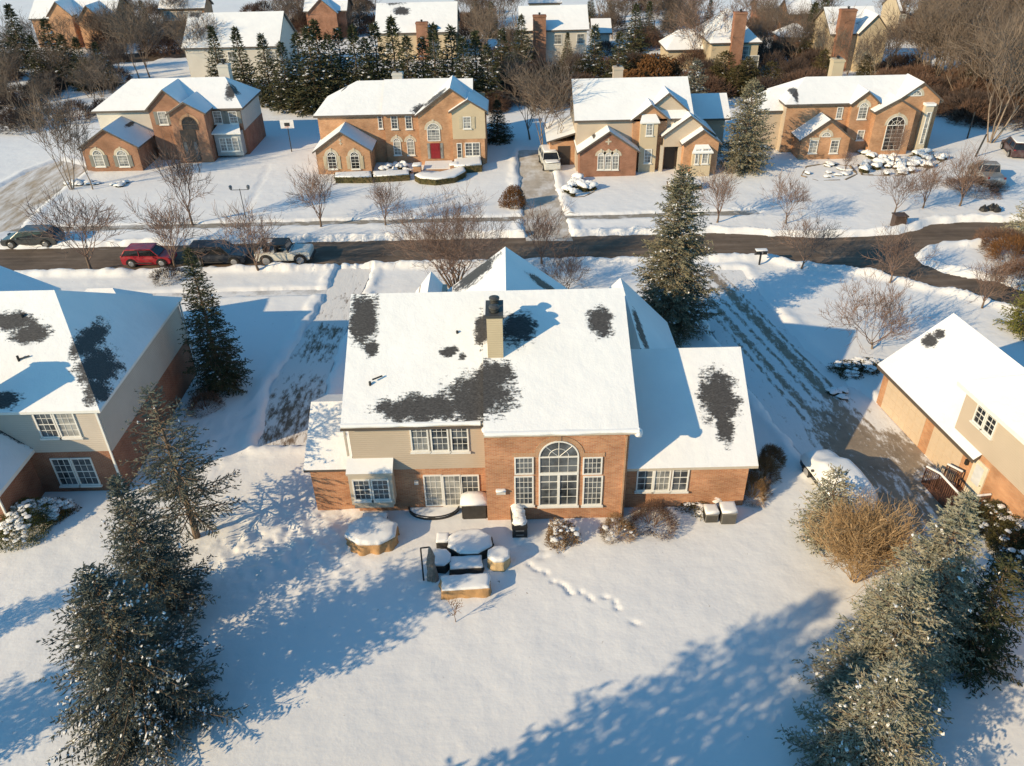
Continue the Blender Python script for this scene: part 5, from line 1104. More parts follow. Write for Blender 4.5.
# ------------------------------------------------------------ patio and yard things
TAN = plain('tan_cover_fabric', (.44,.26,.12), .85, .15, 3, bump=.03, bs=5); BLK_C = plain('black_cover_fabric', (.035,.032,.03), .8, .3, 4, bump=.02)
def ngon(cx, cy, rx, ry, n, a0=0.0, rz=0.0):
    out = []
    for i in range(n):
        a = a0+2*math.pi*i/n; u, v = rx*math.cos(a), ry*math.sin(a); out.append((cx+u*math.cos(rz)-v*math.sin(rz), cy+u*math.sin(rz)+v*math.cos(rz)))
    return out
def rect(cx, cy, w, d, rz=0.0):
    return [(cx+u*math.cos(rz)-v*math.sin(rz), cy+u*math.sin(rz)+v*math.cos(rz)) for u, v in ((-w/2,-d/2),(0,-d/2),(w/2,-d/2),(w/2,0),(w/2,d/2),(0,d/2),(-w/2,d/2),(-w/2,0))]
def draped(name, cat, label, outline, h, mat, snow=.2, flare=1.08, group=None, sag=.0, legs=False):
    """covered furniture: a cloth cover with folds hanging to the ground and a pillow of snow"""
    P = np.array(outline); c = P.mean(0); r = empty(name, c[0], c[1], label=label, cat=cat, group=group)
    # dense outline
    D = []
    for i in range(len(P)):
        a, b_ = P[i], P[(i+1) % len(P)]; k = max(2, int(np.linalg.norm(b_-a)/.09)); D += [a+(b_-a)*j/k for j in range(k)]
    n = len(D); rg = random.Random(int(abs(c[0]*100))); ph = [rg.uniform(0, 6) for _ in range(3)]; vs = []
    for z, k, wv in ((.02, flare+.04, .075), (h*.35, 1+.6*(flare-1), .05), (h*.8, 1.01, .018), (h*.97, 1.0, .0), (h, .95, 0)):
        for i, p in enumerate(D):
            w_ = 1+wv*(math.sin(i*.9+ph[0])+.9*math.sin(i*.37+ph[1])); q = c+(p-c)*k*w_; vs.append((q[0], q[1], z))
    fs = [(q*n+i, q*n+(i+1) % n, (q+1)*n+(i+1) % n, (q+1)*n+i) for q in range(4) for i in range(n)]+[tuple(4*n+i for i in range(n))]
    MB().add(vs, fs).build('cover', mat, r, True)
    if snow: MB().cap([tuple(c+(p-c)*.97) for p in D], h-.03, snow).build('snow_cover', M_SNOWR, r, True)
    return r
def gmid(*pts): P = np.array(GP(pts)); return P.mean(0)
c = np.array(G(372, 545)); draped('patio_table', 'table', 'large eight-sided patio table under a tan cover heaped with snow, near the box bay', ngon(c[0]+.05, c[1]+.15, 1.3, 1.0, 8, R(22)), .72, TAN, .28, 1.0)
draped('patio_bench', 'bench', 'narrow snow-covered bench between the eight-sided table and the box bay', rect(c[0]+.0, 29.2, 1.25, .45), .5, BLK_C, .18, 1.0)
a = G(466, 600); draped('patio_sofa', 'sofa', 'long low patio sofa with a tan fabric cover nearest the lawn', rect(a[0], a[1]+.45, 2.15, .85, R(3)), .62, TAN, .14, 1.04)
a = G(468, 560); draped('patio_table', 'table', 'broad round-cornered patio table of the seating group, blanketed in snow', ngon(a[0]+.1, a[1]+.55, 1.12, .85, 8, R(22)), .62, BLK_C, .18, 1.0)
a = G(465, 577); draped('patio_table', 'coffee table', 'square coffee table in the middle of the patio seating group under snow', rect(a[0]+.05, a[1]+.45, 1.5, .75, R(3)), .45, BLK_C, .14, 1.0)
a = G(497, 571); draped('patio_chair', 'chair', 'small armchair under a pale tan cover right of the seating group', ngon(a[0]+.1, a[1]+.35, .55, .5, 8, R(22)), .65, plain('light_tan_cover', (.55,.40,.22), .85, .12, 3, bump=.02), .24, 1.03)
a = G(440, 573); draped('patio_chair', 'chair', 'round-backed patio chair left of the coffee table with snow on it', ngon(a[0]+.05, a[1]+.4, .5, .55, 8, R(22)), .55, BLK_C, .15, 1.05)
a = G(443, 552); draped('patio_chair', 'chair', 'small snow-capped chair behind the round-backed patio chair', rect(a[0], a[1]+.4, .6, .6), .5, BLK_C, .16, 1.0)
def folded_umbrella():
    x, y = G(430, 583); y += .15; r = empty('patio_umbrella', x, y, label='closed grey patio umbrella on a dark pole standing left of the seating group', cat='umbrella')
    MB().tube((x-.28,y-.1,0),(x-.28,y+.05,2.0),.04,.035,8).tube((x-.28,y+.05,2.0),(x+.1,y+.05,2.05),.035,.035,6).build('pole', BLACK, r)
    b = MB(); b.lathe(x+.12, y, [(.28,.05),(.24,.5),(.20,1.0),(.17,1.5),(.10,1.9),(.03,2.1)], 12, seed=5, jit=.30); b.build('canopy', plain('weathered_canopy', (.24,.20,.17), .9, .35, 6), r)
    MB().lathe(x-.28, y-.1, [(.32,0),(.32,.06),(.1,.1)], 14).build('base', BLACK, r)
folded_umbrella()
# covered grill by the patio door
a = G(475, 521); x, y = a[0], a[1]+.38; r = empty('grill', x, y, label='tall gas grill under a black cover with a peaked snow cap, by the patio door', cat='grill')
b = MB(); b.prism([(x-.62,y-.36,0),(x+.62,y-.36,0),(x+.66,y+.36,0),(x-.66,y+.36,0)][::-1], (0,0,.02), (0,0,1.0)); b.build('cover', BLK_C, r, bevel=.05)
b = MB(); b.add([(x-.70,y-.42,.98),(x+.70,y-.42,.98),(x+.70,y+.40,.98),(x-.70,y+.40,.98),(x-.68,y-.40,1.16),(x+.68,y-.40,1.16),(x+.68,y+.38,1.16),(x-.68,y+.38,1.16),(x-.36,y-.12,1.42),(x+.36,y-.12,1.42),(x+.34,y+.25,1.42),(x-.34,y+.25,1.42)], [(0,1,5,4),(1,2,6,5),(2,3,7,6),(3,0,4,7),(4,5,9,8),(5,6,10,9),(6,7,11,10),(7,4,8,11),(8,9,10,11),(3,2,1,0)]); b.build('snow_cover', M_SNOWR, r, bevel=.05, smooth=True)
# smoker grill beside the arched window
a = G(520, 539); x, y = a[0], a[1]+.1; r = empty('grill', x, y, label='long black barrel grill with patchy snow, set end-on beside the arched window', cat='grill')
b = MB(); b.tube((x,y-.1,.72),(x-.08,y+1.25,.72),.38,.38,18); b.build('barrel', BLACK, r)
b = MB(); b.box(x-.36,x+.36,y-.12,y+.02,.08,.7).box(x-.42,x+.30,y+1.1,y+1.22,0,.7).box(x-.36,x+.34,y-.1,y+1.15,.12,.17); fr = b.build('frame', BLACK, r)
MB().tube((x-.2,y-.2,.62),(x+.2,y-.2,.62),.025,.025,8).tube((x-.18,y-.2,.35),(x+.18,y-.2,.35),.02,.02,8).build('handle', METAL, r)
b = MB(); rg = random.Random(2)
for k in range(15):
    t = k/14; b.lathe(x-.08*t+rg.uniform(-.07,.07), y-.02+1.2*t, [(.30-.08*rg.random(),1.0),(.28,1.06),(.22,1.15),(.05,1.2)], 9, seed=k, jit=.25)
b.build('snow_cover', M_SNOWR, r, True)
# window-well
x0 = W(409,508,30.1)[0]; x1 = W(459,508,30.1)[0]; xm = (x0+x1)/2; rr = (x1-x0)/2
r = empty('window_well', xm, 29.8, label='half-round window well with a dark metal rim filled with snow under the patio doors', cat='window well')
b = MB(); k = 24; pr = None
for i in range(k+1):
    a = math.pi+math.pi*i/k; q = (xm+rr*math.cos(a), 30.08+rr*.62*math.sin(a), .33)
    if pr is not None: b.tube(pr, q, .035, .035, 6); b.add([pr, q, (q[0],q[1],-.1), (pr[0],pr[1],-.1)], [(0,1,2,3)])
    pr = q
b.build('rim', BLACK, r); ol = [(xm+.97*rr*math.cos(math.pi+math.pi*i/k), 30.06+.6*rr*math.sin(math.pi+math.pi*i/k)) for i in range(k+1)]
MB().cap(ol, .24, .10).build('snow_cover', M_SNOWR, r, True)
# air-conditioning units
for (px, py, w, h, lab) in ((711,524,.62,.62,'smaller grey air-conditioning unit with snow on top, left of the pair by the brick wing'), (728,525.5,.72,.78,'larger grey air-conditioning unit with snow on top, right of the pair by the brick wing')):
    a = G(px, py); x, y = a[0], a[1]+w/2; r = empty('air_conditioner', x, y, label=lab, cat='air conditioner', group='air conditioners beside the brick wing')
    AC = plain('ac_metal', (.22,.21,.19), .5, .1, metal=.3); b = MB().box(x-w/2, x+w/2, y-w/2, y+w/2, .05, h); body = b.build('body', AC, r, bevel=.02)
    b = MB()
    for k in range(8):
        zz = .12+k*(h-.2)/8
        for s_ in (-1, 1): b.box(x-w/2+.04, x+w/2-.04, y+s_*(w/2)+(-.012 if s_ < 0 else 0), y+s_*(w/2)+(0 if s_ < 0 else .012), zz, zz+.02); b.box(x+s_*(w/2)+(-.012 if s_ < 0 else 0), x+s_*(w/2)+(0 if s_ < 0 else .012), y-w/2+.04, y+w/2-.04, zz, zz+.02)
    b.build('grille', BLACK, body); MB().cap(rect(x, y, w*1.02, w*1.02), h, .17).build('snow_cover', M_SNOWR, r, True)
# mailboxes, bin, poles
a = G(759, 265.5); x, y = a; r = empty('mailbox', x, y, label='dark double mailbox on a post at the kerb of the tracked driveway', cat='mailbox')
MB().box(x-.06,x+.06,y-.06,y+.06,0,1.15).box(x-.5,x+.5,y-.05,y+.05,.95,1.03).build('post', BLACK, r)
for s_ in (-.28,.28): MB().box(x+s_-.13,x+s_+.13,y-.26,y+.26,1.04,1.32).build('box', BLACK, r, bevel=.04)
MB().cap(rect(x, y, .9, .45), 1.32, .07).build('snow_cover', M_SNOWR, r, True)
a = G(897, 228); x, y = a; r = empty('rubbish_bin', x, y, label='square brown rubbish bin at the bend of the far kerb', cat='bin')
b = MB(); b.prism([(x-.5,y-.45,0),(x+.5,y-.45,0),(x+.5,y+.45,0),(x-.5,y+.45,0)][::-1], (0,0,0), (0,0,1.15)); b.build('body', plain('brown_plastic', (.075,.05,.04), .5), r, bevel=.05)
MB().box(x-.55,x+.55,y-.5,y+.5,1.15,1.25).build('lid', plain('brown_plastic', (.075,.05,.04)), r)
a = G(989, 212); x, y = a; r = empty('rubbish_bags', x, y, label='heap of black rubbish bags on the snow near the far kerb at right', cat='rubbish bags')
b = MB(); rg = random.Random(5)
for k in range(6):
    b.lathe(x+rg.uniform(-.6,.6), y+rg.uniform(-.3,.3), [(.2,0),(.36,.2),(.34,.42),(.12,.6),(.06,.72)], 9, seed=k, jit=.2)
b.build('bag_heap', BLACK, r)
def pole(name, cat, px, py, h, label, arm=None, hoop=False, r_=.05, lean=0.0):
    x, y = G(px, py); r = empty(name, x, y, label=label, cat=cat); MB().tube((x,y,-.1),(x+lean,y,h),r_,r_*.8,8).build('pole', BLACK, r)
    if hoop:
        MB().box(x-.75, x+.75, y-.08, y-.02, h-.2, h+.75).build('backboard', plain('white_board', (.65,.66,.68), .4), r)
        b = MB(); pr = None
        for i in range(13):
            a = 2*math.pi*i/12; q = (x+.23*math.cos(a), y-.35+.23*math.sin(a), h)
            if pr: b.tube(pr, q, .02, .02, 5)
            pr = q
        b.build('hoop', plain('orange_metal', (.5,.12,.03)), r); MB().box(x-.3, x+.3, y-.065, y-.095, h+.05, h+.42).build('target_square', BLACK, r)
    if arm:
        b = MB(); b.tube((x-arm,y,h-.1),(x+arm,y,h-.1),.03,.03,5)
        b.build('crossarm', BLACK, r); b = MB()
        for s_ in (-arm, arm): b.lathe(x+s_, y, [(.06,h-.1),(.15,h+.05),(.16,h+.25),(.04,h+.35)], 8)
        b.build('lantern', METAL, r)
    return r
pole('basketball_hoop', 'basketball hoop', 292, 153, 3.0, 'free-standing basketball hoop in the shade left of the orange-brick house', hoop=True, r_=.06)
pole('street_lamp', 'street lamp', 246, 219, 2.9, 'slim lamp post with a cross arm beside the walk in front of the red-brick house', arm=.8, r_=.04)
pole('post', 'post', 967, 139, 3.0, 'thick dark post in the shade right of the rightmost brick house', r_=.09, hoop=False)
pole('post', 'post', 975, 157, 2.4, 'bare dark post leaning over the snow near the wood', r_=.10, lean=.5)
# fence section behind the right spruces
def fence():
    a = np.array(RL(11.2, -.9, 0)); b_ = np.array(RL(16.5, -1.1, 0)); r = empty('garden_fence', a[0], a[1], label='low dark iron fence along the shrubs of the right house', cat='fence'); m = MB(); d = b_-a; k = 5
    for i in range(k+1):
        q = a+d*i/k; m.tube(q, q+U(0,0,1.0), .035, .03, 6); m.tube(q+U(0,0,.9), q+U(-.45,-.1,0), .02, .02, 5)
    m.build('post', BLACK, r); m = MB().tube(a+U(0,0,.9), b_+U(0,0,.9), .025, .025, 5).tube(a+U(0,0,.35), b_+U(0,0,.35), .02, .02, 5); m.build('rail', BLACK, r)
fence()
# ------------------------------------------------------------ evergreens close by
def put(o, x, y, label, cat, group=None, rz=0.0):
    o.location = (x, y, 0); o.rotation_euler = (0, 0, rz); return tag(o, label, cat, group)
put(conifer('spruce_tree', 7.9, 2.7, 11, N_MID, dens=1.25, size=.13, snow=.10, clear=.08), -15.3, 23.7, 'grey-green spruce standing just behind the largest front-left spruce', 'spruce')
put(conifer('spruce_tree', 8.0, 3.7, 12, N_MID, dens=1.35, size=.135, snow=.7, clear=.02, shape=.74), -14.2, 18.9, 'largest bushy spruce with snowy boughs at the lower left', 'spruce')
put(conifer('spruce_tree', 8.9, 3.0, 13, N_BLUE if False else N_MID, dens=.75, size=.135, snow=.06, clear=.17, openness=.22, shape=.6), -15.5, 28.5, 'open-branched spruce with a bare lower trunk by the left neighbour\'s corner', 'spruce')
put(conifer('spruce_tree', 9.6, 2.35, 14, N_DARK, dens=1.0, size=.16, snow=.03, clear=.04, shape=.7), -18.0, 41.6, 'dark spruce between the left neighbour and the packed-snow driveway', 'spruce')
put(conifer('spruce_tree', 11.6, 3.4, 15, N_SAGE, dens=1.25, size=.19, snow=.2, clear=.03, shape=.62), 10.8, 47.6, 'tall full grey-green spruce behind the main house near the street', 'spruce')
put(conifer('spruce_tree', 4.2, 1.6, 16, N_MID, dens=.8, size=.2, snow=.05), -22.6, 15.6, 'small dark spruce peeping in at the bottom left corner', 'spruce')
put(conifer('spruce_tree', 8.6, 2.9, 17, N_BLUE, dens=1.5, size=.125, snow=.15, clear=.02, shape=.74), 15.9, 20.9, 'rear pale blue spruce of the big row at lower right', 'spruce', 'big pale spruces at the lower right')
put(conifer('spruce_tree', 7.8, 2.9, 18, N_BLUE, dens=1.5, size=.125, snow=.15, clear=.02, shape=.74), 13.2, 18.3, 'middle pale blue spruce of the big row at lower right', 'spruce', 'big pale spruces at the lower right')
put(conifer('spruce_tree', 6.4, 2.9, 19, N_BLUE, dens=1.4, size=.13, snow=.3, clear=.02, shape=.74), 11.7, 15.6, 'front pale blue spruce with snow streaks at the bottom edge', 'spruce', 'big pale spruces at the lower right')
put(conifer('spruce_tree', 5.6, 2.2, 20, N_DARK, dens=1.1, size=.14, snow=.08, clear=.02, shape=.55), 18.1, 20.6, 'darker spruce tucked behind the big pale row on its shaded side', 'spruce')
put(conifer('spruce_tree', 4.2, 1.9, 21, N_BLUE, dens=1.1, size=.2, snow=.10, shape=.6), 14.6, 27.6, 'small pale spruce beside the buried car', 'spruce')
put(conifer('spruce_tree', 9.0, 3.4, 22, N_SAGE, dens=.9, size=.30, snow=.08, shape=.55), *G(741,171), 'wide sage-green spruce in front of the gap between the two right-hand street houses', 'spruce')
put(conifer('spruce_tree', 6.2, 2.6, 23, N_MID, dens=.8, size=.34, snow=.35, shape=.55), *G(692,112), 'snow-flecked blue spruce behind the beige-sided house', 'spruce')
put(conifer('spruce_tree', 3.6, 2.4, 24, N_BLUE, dens=.9, size=.26, snow=.2, shape=.5), *G(1024,240), 'snow-dusted pale spruce at the right edge above the brown shrubs', 'spruce')
put(conifer('cypress_tree', 3.3, 1.9, 25, N_YEL, dens=1.2, size=.24, snow=.0, shape=.45), *G(1022,332), 'yellow-green conifer at the right edge below the street bend', 'conifer')
# trees below and beside the frame whose shadows fall across the lawns
oc = conifer('spruce_tree', 12.5, 3.1, 26, N_DARK, dens=.8, size=.4, snow=0, shape=.7)
OFF = [(-11.3,8.2,1.03),(-8.6,7.9,1.0),(-5.8,7.0,1.0),(-3.4,8.2,.93),(-1.2,7.4,.80),(1.6,8.2,.62),(4.4,8.6,.52),(-9.5,5.2,1.05),(-5.5,5.0,.95),(18,9.5,.6),(22.5,12,.7),(-29,13.5,.72),(-26,14.0,.42),(-28,20,.45)]
for i, (x, y, s) in enumerate(OFF): place(oc, x, y, i*1.3, s, 'tall dark spruce standing outside the lower edge of the view', 'spruces outside the view', cat='spruce')

# ------------------------------------------------------------ evergreens in the background
pa = conifer('spruce_tree', 8, 2.3, 31, N_DARK, dens=.9, size=.34, snow=.22, shape=1.0); pb = conifer('spruce_tree', 8, 2.4, 32, N_DARK, dens=.9, size=.34, snow=.4, shape=.95); pc = conifer('spruce_tree', 8, 2.0, 33, N_DARK, dens=.9, size=.34, snow=.12, shape=1.0)
pd = conifer('pine_tree', 8, 3.0, 34, N_HEDGE, dens=.6, size=.45, snow=.04, shape=.5)
PR = {'a': pa, 'b': pb, 'c': pc, 'd': pd}
rg = random.Random(9)
def evergreen(px, top, base, k, label, group, cat='spruce', wid=1.0):
    x, y = G(px, base); h = hgt(px, base, top); s = h/8; wid *= 1.3
    return place(PR[k], x, y, rg.uniform(0, 6.28), s*wid, label, group, sz=s, cat=cat)
ORD = 'first second third fourth fifth sixth seventh eighth ninth tenth eleventh twelfth thirteenth fourteenth fifteenth sixteenth'.split()
g1 = 'spruces in the row behind the orange-brick house'
ROW = [(307,33,108),(319,28,112),(326,21,108),(337,34,111),(346.6,29,106),(361.5,27,110),(372,38,110),(382,24,107),(399,18,108),(412,36,111),(426.5,38,108),(438,25,110),(454.7,26,106),(466,38,110),(478,32,107),(489,44,108)]
for i, (px, t, b) in enumerate(ROW): evergreen(px, t, b, 'abc'[i % 3], 'snow-flecked spruce, '+ORD[i]+' from the left in the dense row behind the orange-brick house', g1)
evergreen(224, 27, 92, 'c', 'narrow dark spruce, left of the three in front of the wide pale house', None); evergreen(248, 28, 98, 'c', 'narrow dark spruce, middle of the three in front of the wide pale house', None); evergreen(273, 35, 104, 'b', 'snow-flecked spruce, right of the three in front of the wide pale house', None)
evergreen(291, 42, 110, 'a', 'spruce at the left end of the dense row beside the shaded yard', None)
for i, (px, t, b) in enumerate([(8,18,78),(28,5,68),(62,18,78),(75,34,84),(90,38,90),(107,42,88),(0,55,98),(44,36,80)]): evergreen(px, t, b, 'aca'[i % 3], 'dark spruce in the clump at the upper left corner', 'spruces in the upper left clump', wid=1.15)
evergreen(522, 15, 68, 'a', 'dark spruce left of the very tall brick chimney', None); evergreen(503, 30, 92, 'b', 'spruce between the dense row and the bare brown tree', None); evergreen(567, 33, 66, 'c', 'small spruce against the wall of the pale two-storey house', None)
evergreen(593, 26, 90, 'b', 'spruce with snowy boughs right of the pale two-storey house', None); evergreen(617, 32, 92, 'a', 'dark green spruce beside the rust-coloured tree', None); evergreen(633, 4, 62, 'a', 'tall spruce above the rust-coloured tree', None); evergreen(647, 2, 45, 'c', 'thin dark spruce at the top edge above the rust-coloured tree', None)
for i, (px, t, b) in enumerate([(578,60,92),(560,62,92),(545,70,95)]): evergreen(px, t, b, 'd', 'bushy olive evergreen behind the snowy roof of the beige-sided house', 'olive evergreens behind the beige-sided house', 'evergreen')
evergreen(806, 3, 60, 'c', 'dark evergreen left of the tall leaning-looking chimney', None); evergreen(817, -8, 50, 'c', 'evergreen at the top edge beside the orange-brick gable', None)
for i, (px, t, b) in enumerate([(722,52,92),(745,58,94),(735,66,96),(768,62,92),(712,66,92)]): evergreen(px, t, b, 'd', 'olive-brown evergreen bush below the hipped yellow-beige house', 'olive bushes below the yellow-beige house', 'evergreen', wid=1.3)
evergreen(820, 50, 82, 'd', 'green bush at the foot of the tall chimney house', None, 'evergreen'); evergreen(862, 55, 82, 'd', 'green bush against the brick wall of the tall chimney house', None, 'evergreen')
evergreen(498, 100, 142, 'a', 'small dark spruce at the right corner of the orange-brick house', None, wid=1.2); evergreen(962, 70, 100, 'b', 'snow-flecked spruce standing in the bare wood', None)
for i, (px, t, b) in enumerate([(492,2,38),(476,-5,25),(590,-6,22),(610,-4,24),(668,-6,30),(690,-5,26),(708,0,30),(122,-4,30),(134,3,42),(148,0,34)]): evergreen(px, t, b, 'acb'[i % 3], 'distant dark spruce near the top edge', 'distant spruces near the top edge')

# ------------------------------------------------------------ bare street trees
ta = bare_tree('bare_tree', 5.0, .55, 41, BARK, TWIG_P, levels=4, nb=(8,5,4,4), trunk_h=.27, tr=.12, up=.75, twig_r=.015)
tb = bare_tree('bare_tree', 5.0, .72, 42, BARK, TWIG_P, levels=4, nb=(7,5,5,4), trunk_h=.28, tr=.12, up=.65, twig_r=.015)
tc = bare_tree('bare_tree', 5.0, 1.05, 43, BARK_P, TWIG_P, levels=5, nb=(8,5,4,3,3), trunk_h=.16, tr=.11, up=.4, twig_r=.014)
TR = {'a': ta, 'b': tb, 'c': tc}
def street_tree(px, base, top, k, label, group='young bare trees along the street', wid=1.0, cat='tree', rz=None):
    x, y = G(px, base); h = hgt(px, base, top); s = h/5.6
    return place(TR[k], x, y, rg.uniform(0, 6.28) if rz is None else rz, s*wid, label, group, sz=s, cat=cat)
street_tree(193, 225, 138, 'a', 'bare tree on the far verge below the leftmost brick house', wid=.75)
street_tree(321, 228, 165, 'a', 'bare tree on the far verge in front of the orange-brick garage wing'); street_tree(386.4, 226.5, 178, 'a', 'slender bare tree on the far verge in front of the clipped hedges')
street_tree(717, 223, 168, 'a', 'pale bare tree on the far verge below the wide sage-green spruce'); street_tree(786, 224, 176, 'b', 'spreading bare tree on the far verge in front of the oval stone bed')
street_tree(894, 214.5, 168, 'b', 'bare tree behind the square brown bin'); street_tree(922, 209.5, 160, 'a', 'bare tree right of the one behind the brown bin'); street_tree(959, 207, 150, 'a', 'bare tree in front of the low brown hedge and the pickup')
street_tree(91.5, 271, 192, 'b', 'wide bare tree on the near verge between the silver car and the red hatchback', wid=1.1); street_tree(177, 270.5, 196, 'a', 'bare tree on the near verge beside the red hatchback'); street_tree(259.5, 272.5, 208, 'b', 'dense bare tree on the near verge in front of the navy and white cars', wid=1.15)
street_tree(542, 266, 204, 'a', 'thin bare tree on the near verge behind the front gable of the main house'); street_tree(801, 270, 216, 'b', 'dark bare tree in the shade on the near verge right of the mailbox'); street_tree(889.5, 284, 230, 'a', 'slim bare tree at the street fork'); street_tree(982, 309, 258, 'a', 'slim bare tree on the near verge of the lower road branch')
street_tree(872, 350, 290, 'c', 'broad low-branched bare tree on the lawn left of the right neighbour\'s roof', 'bare garden trees', wid=1.05)
street_tree(892, 170, 122, 'a', 'pale-trunked young tree in the bed before the tall arched entry', 'bare garden trees', wid=.6)
street_tree(845, 172, 150, 'a', 'tiny bare sapling in the oval stone bed', 'bare garden trees')
# big multi-stem tree behind the main house
bt = bare_tree('bare_tree', 6.6, .95, 44, BARK, TWIG_P, levels=5, stems=7, trunk_h=.30, nb=(4,4,4,3,3), tr=.13, up=.55, twig_r=.011)
put(bt, *G(455, 291), 'very wide many-stemmed bare tree rising behind the main roof', 'tree')
bt2 = bare_tree('bare_tree', 3.0, .9, 45, BARK, TWIG, levels=4, stems=5, trunk_h=.25, nb=(4,4,4,3), tr=.06, up=.5, twig_r=.010)
put(bt2, *G(566, 292), 'low twiggy bare bush-tree right of the front gable behind the main roof', 'tree')
# ------------------------------------------------------------ background bare trees and brush
wa = bare_tree('bare_tree', 11, .42, 51, BARK_P, TWIG_W, levels=4, nb=(6,4,4,3), trunk_h=.35, tr=.16, up=1.0, twig_r=.03); wb = bare_tree('bare_tree', 11, .55, 52, BARK, TWIG_W, levels=4, nb=(6,5,4,3), trunk_h=.28, tr=.15, up=.9, twig_r=.03); wc = bare_tree('bare_tree', 11, .6, 53, BARK_P, TWIG_W, levels=4, stems=4, nb=(4,4,4,3), trunk_h=.4, tr=.12, up=.9, twig_r=.03)
WR = [wa, wb, wc]
def wood_tree(px, base, h, k, label, group, wid=1.0):
    x, y = G(px, base); s = h/11; return place(WR[k], x, y, rg.uniform(0, 6.28), s*wid, label, group, sz=s, cat='tree')
x, y = G(72, 190); place(wc, x, y, 2.0, .68, 'tall forked bare tree in front of the garage wing of the leftmost brick house', 'bare garden trees', sz=.85, cat='tree'); x, y = G(93, 190); place(wa, x, y, 4.0, .5, 'thinner bare tree beside the tall forked one at left', 'bare garden trees', sz=.62, cat='tree')
wood_tree(545, 158, 9.5, 2, 'large bare brown tree left of the snow-covered car on the drive', None, 1.1)
wood_tree(530, 140, 8, 1, 'reddish bare tree behind the large brown one left of the beige-sided house', None, 1.2)
x, y = G(990, 143); place(wc, x, y, 1.0, 1.15, 'pale many-stemmed tall tree at the wood edge on the right', None, cat='tree')
x, y = G(704, 72); place(tc, x, y, .3, 1.9, 'crooked pale bare tree in front of the hipped yellow-beige house', None, cat='tree')
for i, (px, b, h) in enumerate([(140,82,9),(150,78,10),(205,78,8),(215,76,9),(128,60,8),(196,70,8),(178,36,8),(290,40,8)]): wood_tree(px, b, h, i % 3, 'bare tree in the gap between the upper left houses', 'bare trees between the upper left houses')
for i, (px, b, h) in enumerate([(300,20,7),(352,26,8),(365,30,7),(465,32,8),(478,26,8),(492,28,8),(500,20,8),(600,20,9),(612,30,8),(625,22,9),(655,30,8),(672,34,8),(640,60,7),(560,95,6),(515,100,6),(780,62,8),(775,50,8),(795,70,7),(830,80,7),(845,84,6),(872,84,7),(885,80,8)]): wood_tree(px, b, h, i % 3, 'leafless tree among the houses of the background', 'leafless trees among the background houses')
for i in range(26): px = rg.uniform(0, 125); b = rg.uniform(62, 128)-px*.12; wood_tree(px, b, rg.uniform(4, 7), i % 3, 'leafless tree in the brushy plot at the upper left', 'leafless trees in the upper left plot', 1.2)
n = 0
while n < 120:
    px = rg.uniform(892, 1090); b = rg.uniform(4, 128)
    if b > 60+ (px-880)*.62 and px < 985: continue
    if px < 905 and b < 50: continue
    n += 1; wood_tree(px, b, rg.uniform(7, 11), n % 3, 'leafless tree in the brown wood at the upper right', 'trees of the upper right wood')
# brush
BR1 = shrub('brush', 1.6, 1.8, 61, TWIG_R, 1500, .16, twigmat=TWIG_R, thin=True); BR2 = shrub('brush', 1.6, 1.9, 62, TWIG, 1500, .16, twigmat=TWIG, thin=True)
def brush(px, b, s, label, group, k=0):
    x, y = G(px, b); return place((BR1, BR2)[k], x, y, rg.uniform(0, 6.28), s, label, group, cat='bush')
for i in range(26): px = rg.uniform(-5, 125); brush(px, rg.uniform(80, 135)-px*.15, rg.uniform(.9,1.6), 'brown brush in the upper left plot', 'brush in the upper left plot', i % 2)
for i in range(34): brush(rg.uniform(490, 640), rg.uniform(72, 118), rg.uniform(1.0,1.8), 'brown brush behind the beige-sided house', 'brush behind the beige-sided house', i % 2)
for i in range(24): brush(rg.uniform(690, 815), rg.uniform(70, 102), rg.uniform(1.0,1.8), 'brown brush below the yellow-beige house', 'brush below the yellow-beige house', i % 2)
for i in range(40): px = rg.uniform(880, 1030); brush(px, rg.uniform(60, 110)+(px-880)*.15, rg.uniform(1.0,1.9), 'brown undergrowth at the foot of the upper right wood', 'undergrowth of the upper right wood', i % 2)
for i in range(22): brush(rg.uniform(105, 500), rg.uniform(8, 34), rg.uniform(1.1,1.7), 'brown brush between the houses at the top edge', 'brush at the top edge', i % 2)
for i in range(14): brush(rg.uniform(286, 500), rg.uniform(104, 113), rg.uniform(.7,1.1), 'low brown brush at the foot of the spruce row', 'brush below the spruce row', i % 2)
put(shrub('oak_tree', 4.2, 5.0, 63, N_RUST, 5200, .34, twigmat=BARK), *G(652, 90), 'rust-brown leafy tree behind the beige-sided house', 'tree')
put(shrub('oak_tree', 3.2, 4.0, 64, N_RUST, 3600, .34, twigmat=BARK), *G(634, 98), 'smaller rust-brown leafy tree left of the larger one', 'tree')

# ------------------------------------------------------------ shrubs near the houses
a = G(562, 548); put(shrub('shrub', .85, 1.15, 71, N_GRASS, 3400, .06, snow=.018, twigmat=TWIG_R), a[0], a[1]+.5, 'snow-topped brown shrub right of the barrel grill', 'shrub')
a = G(620, 540); put(shrub('shrub', .85, .95, 72, N_GRASS, 2600, .06, snow=.005, thin=True, twigmat=TWIG_T), a[0]-.1, a[1]+.35, 'light brown spiky shrub at the corner of the great room', 'shrub')
a = G(652, 534); put(shrub('shrub', 1.15, 1.25, 73, TWIG_R, 4600, .06, snow=0, thin=True, twigmat=TWIG_R), a[0]+.1, a[1]+.55, 'wide dark-brown shrub under the triple window of the brick wing', 'shrub')
a = G(690, 508); put(shrub('shrub', .9, .5, 74, N_HEDGE, 1500, .07, snow=.02), a[0]+.3, a[1]+.0, 'low dark shrub against the brick wing wall', 'shrub')
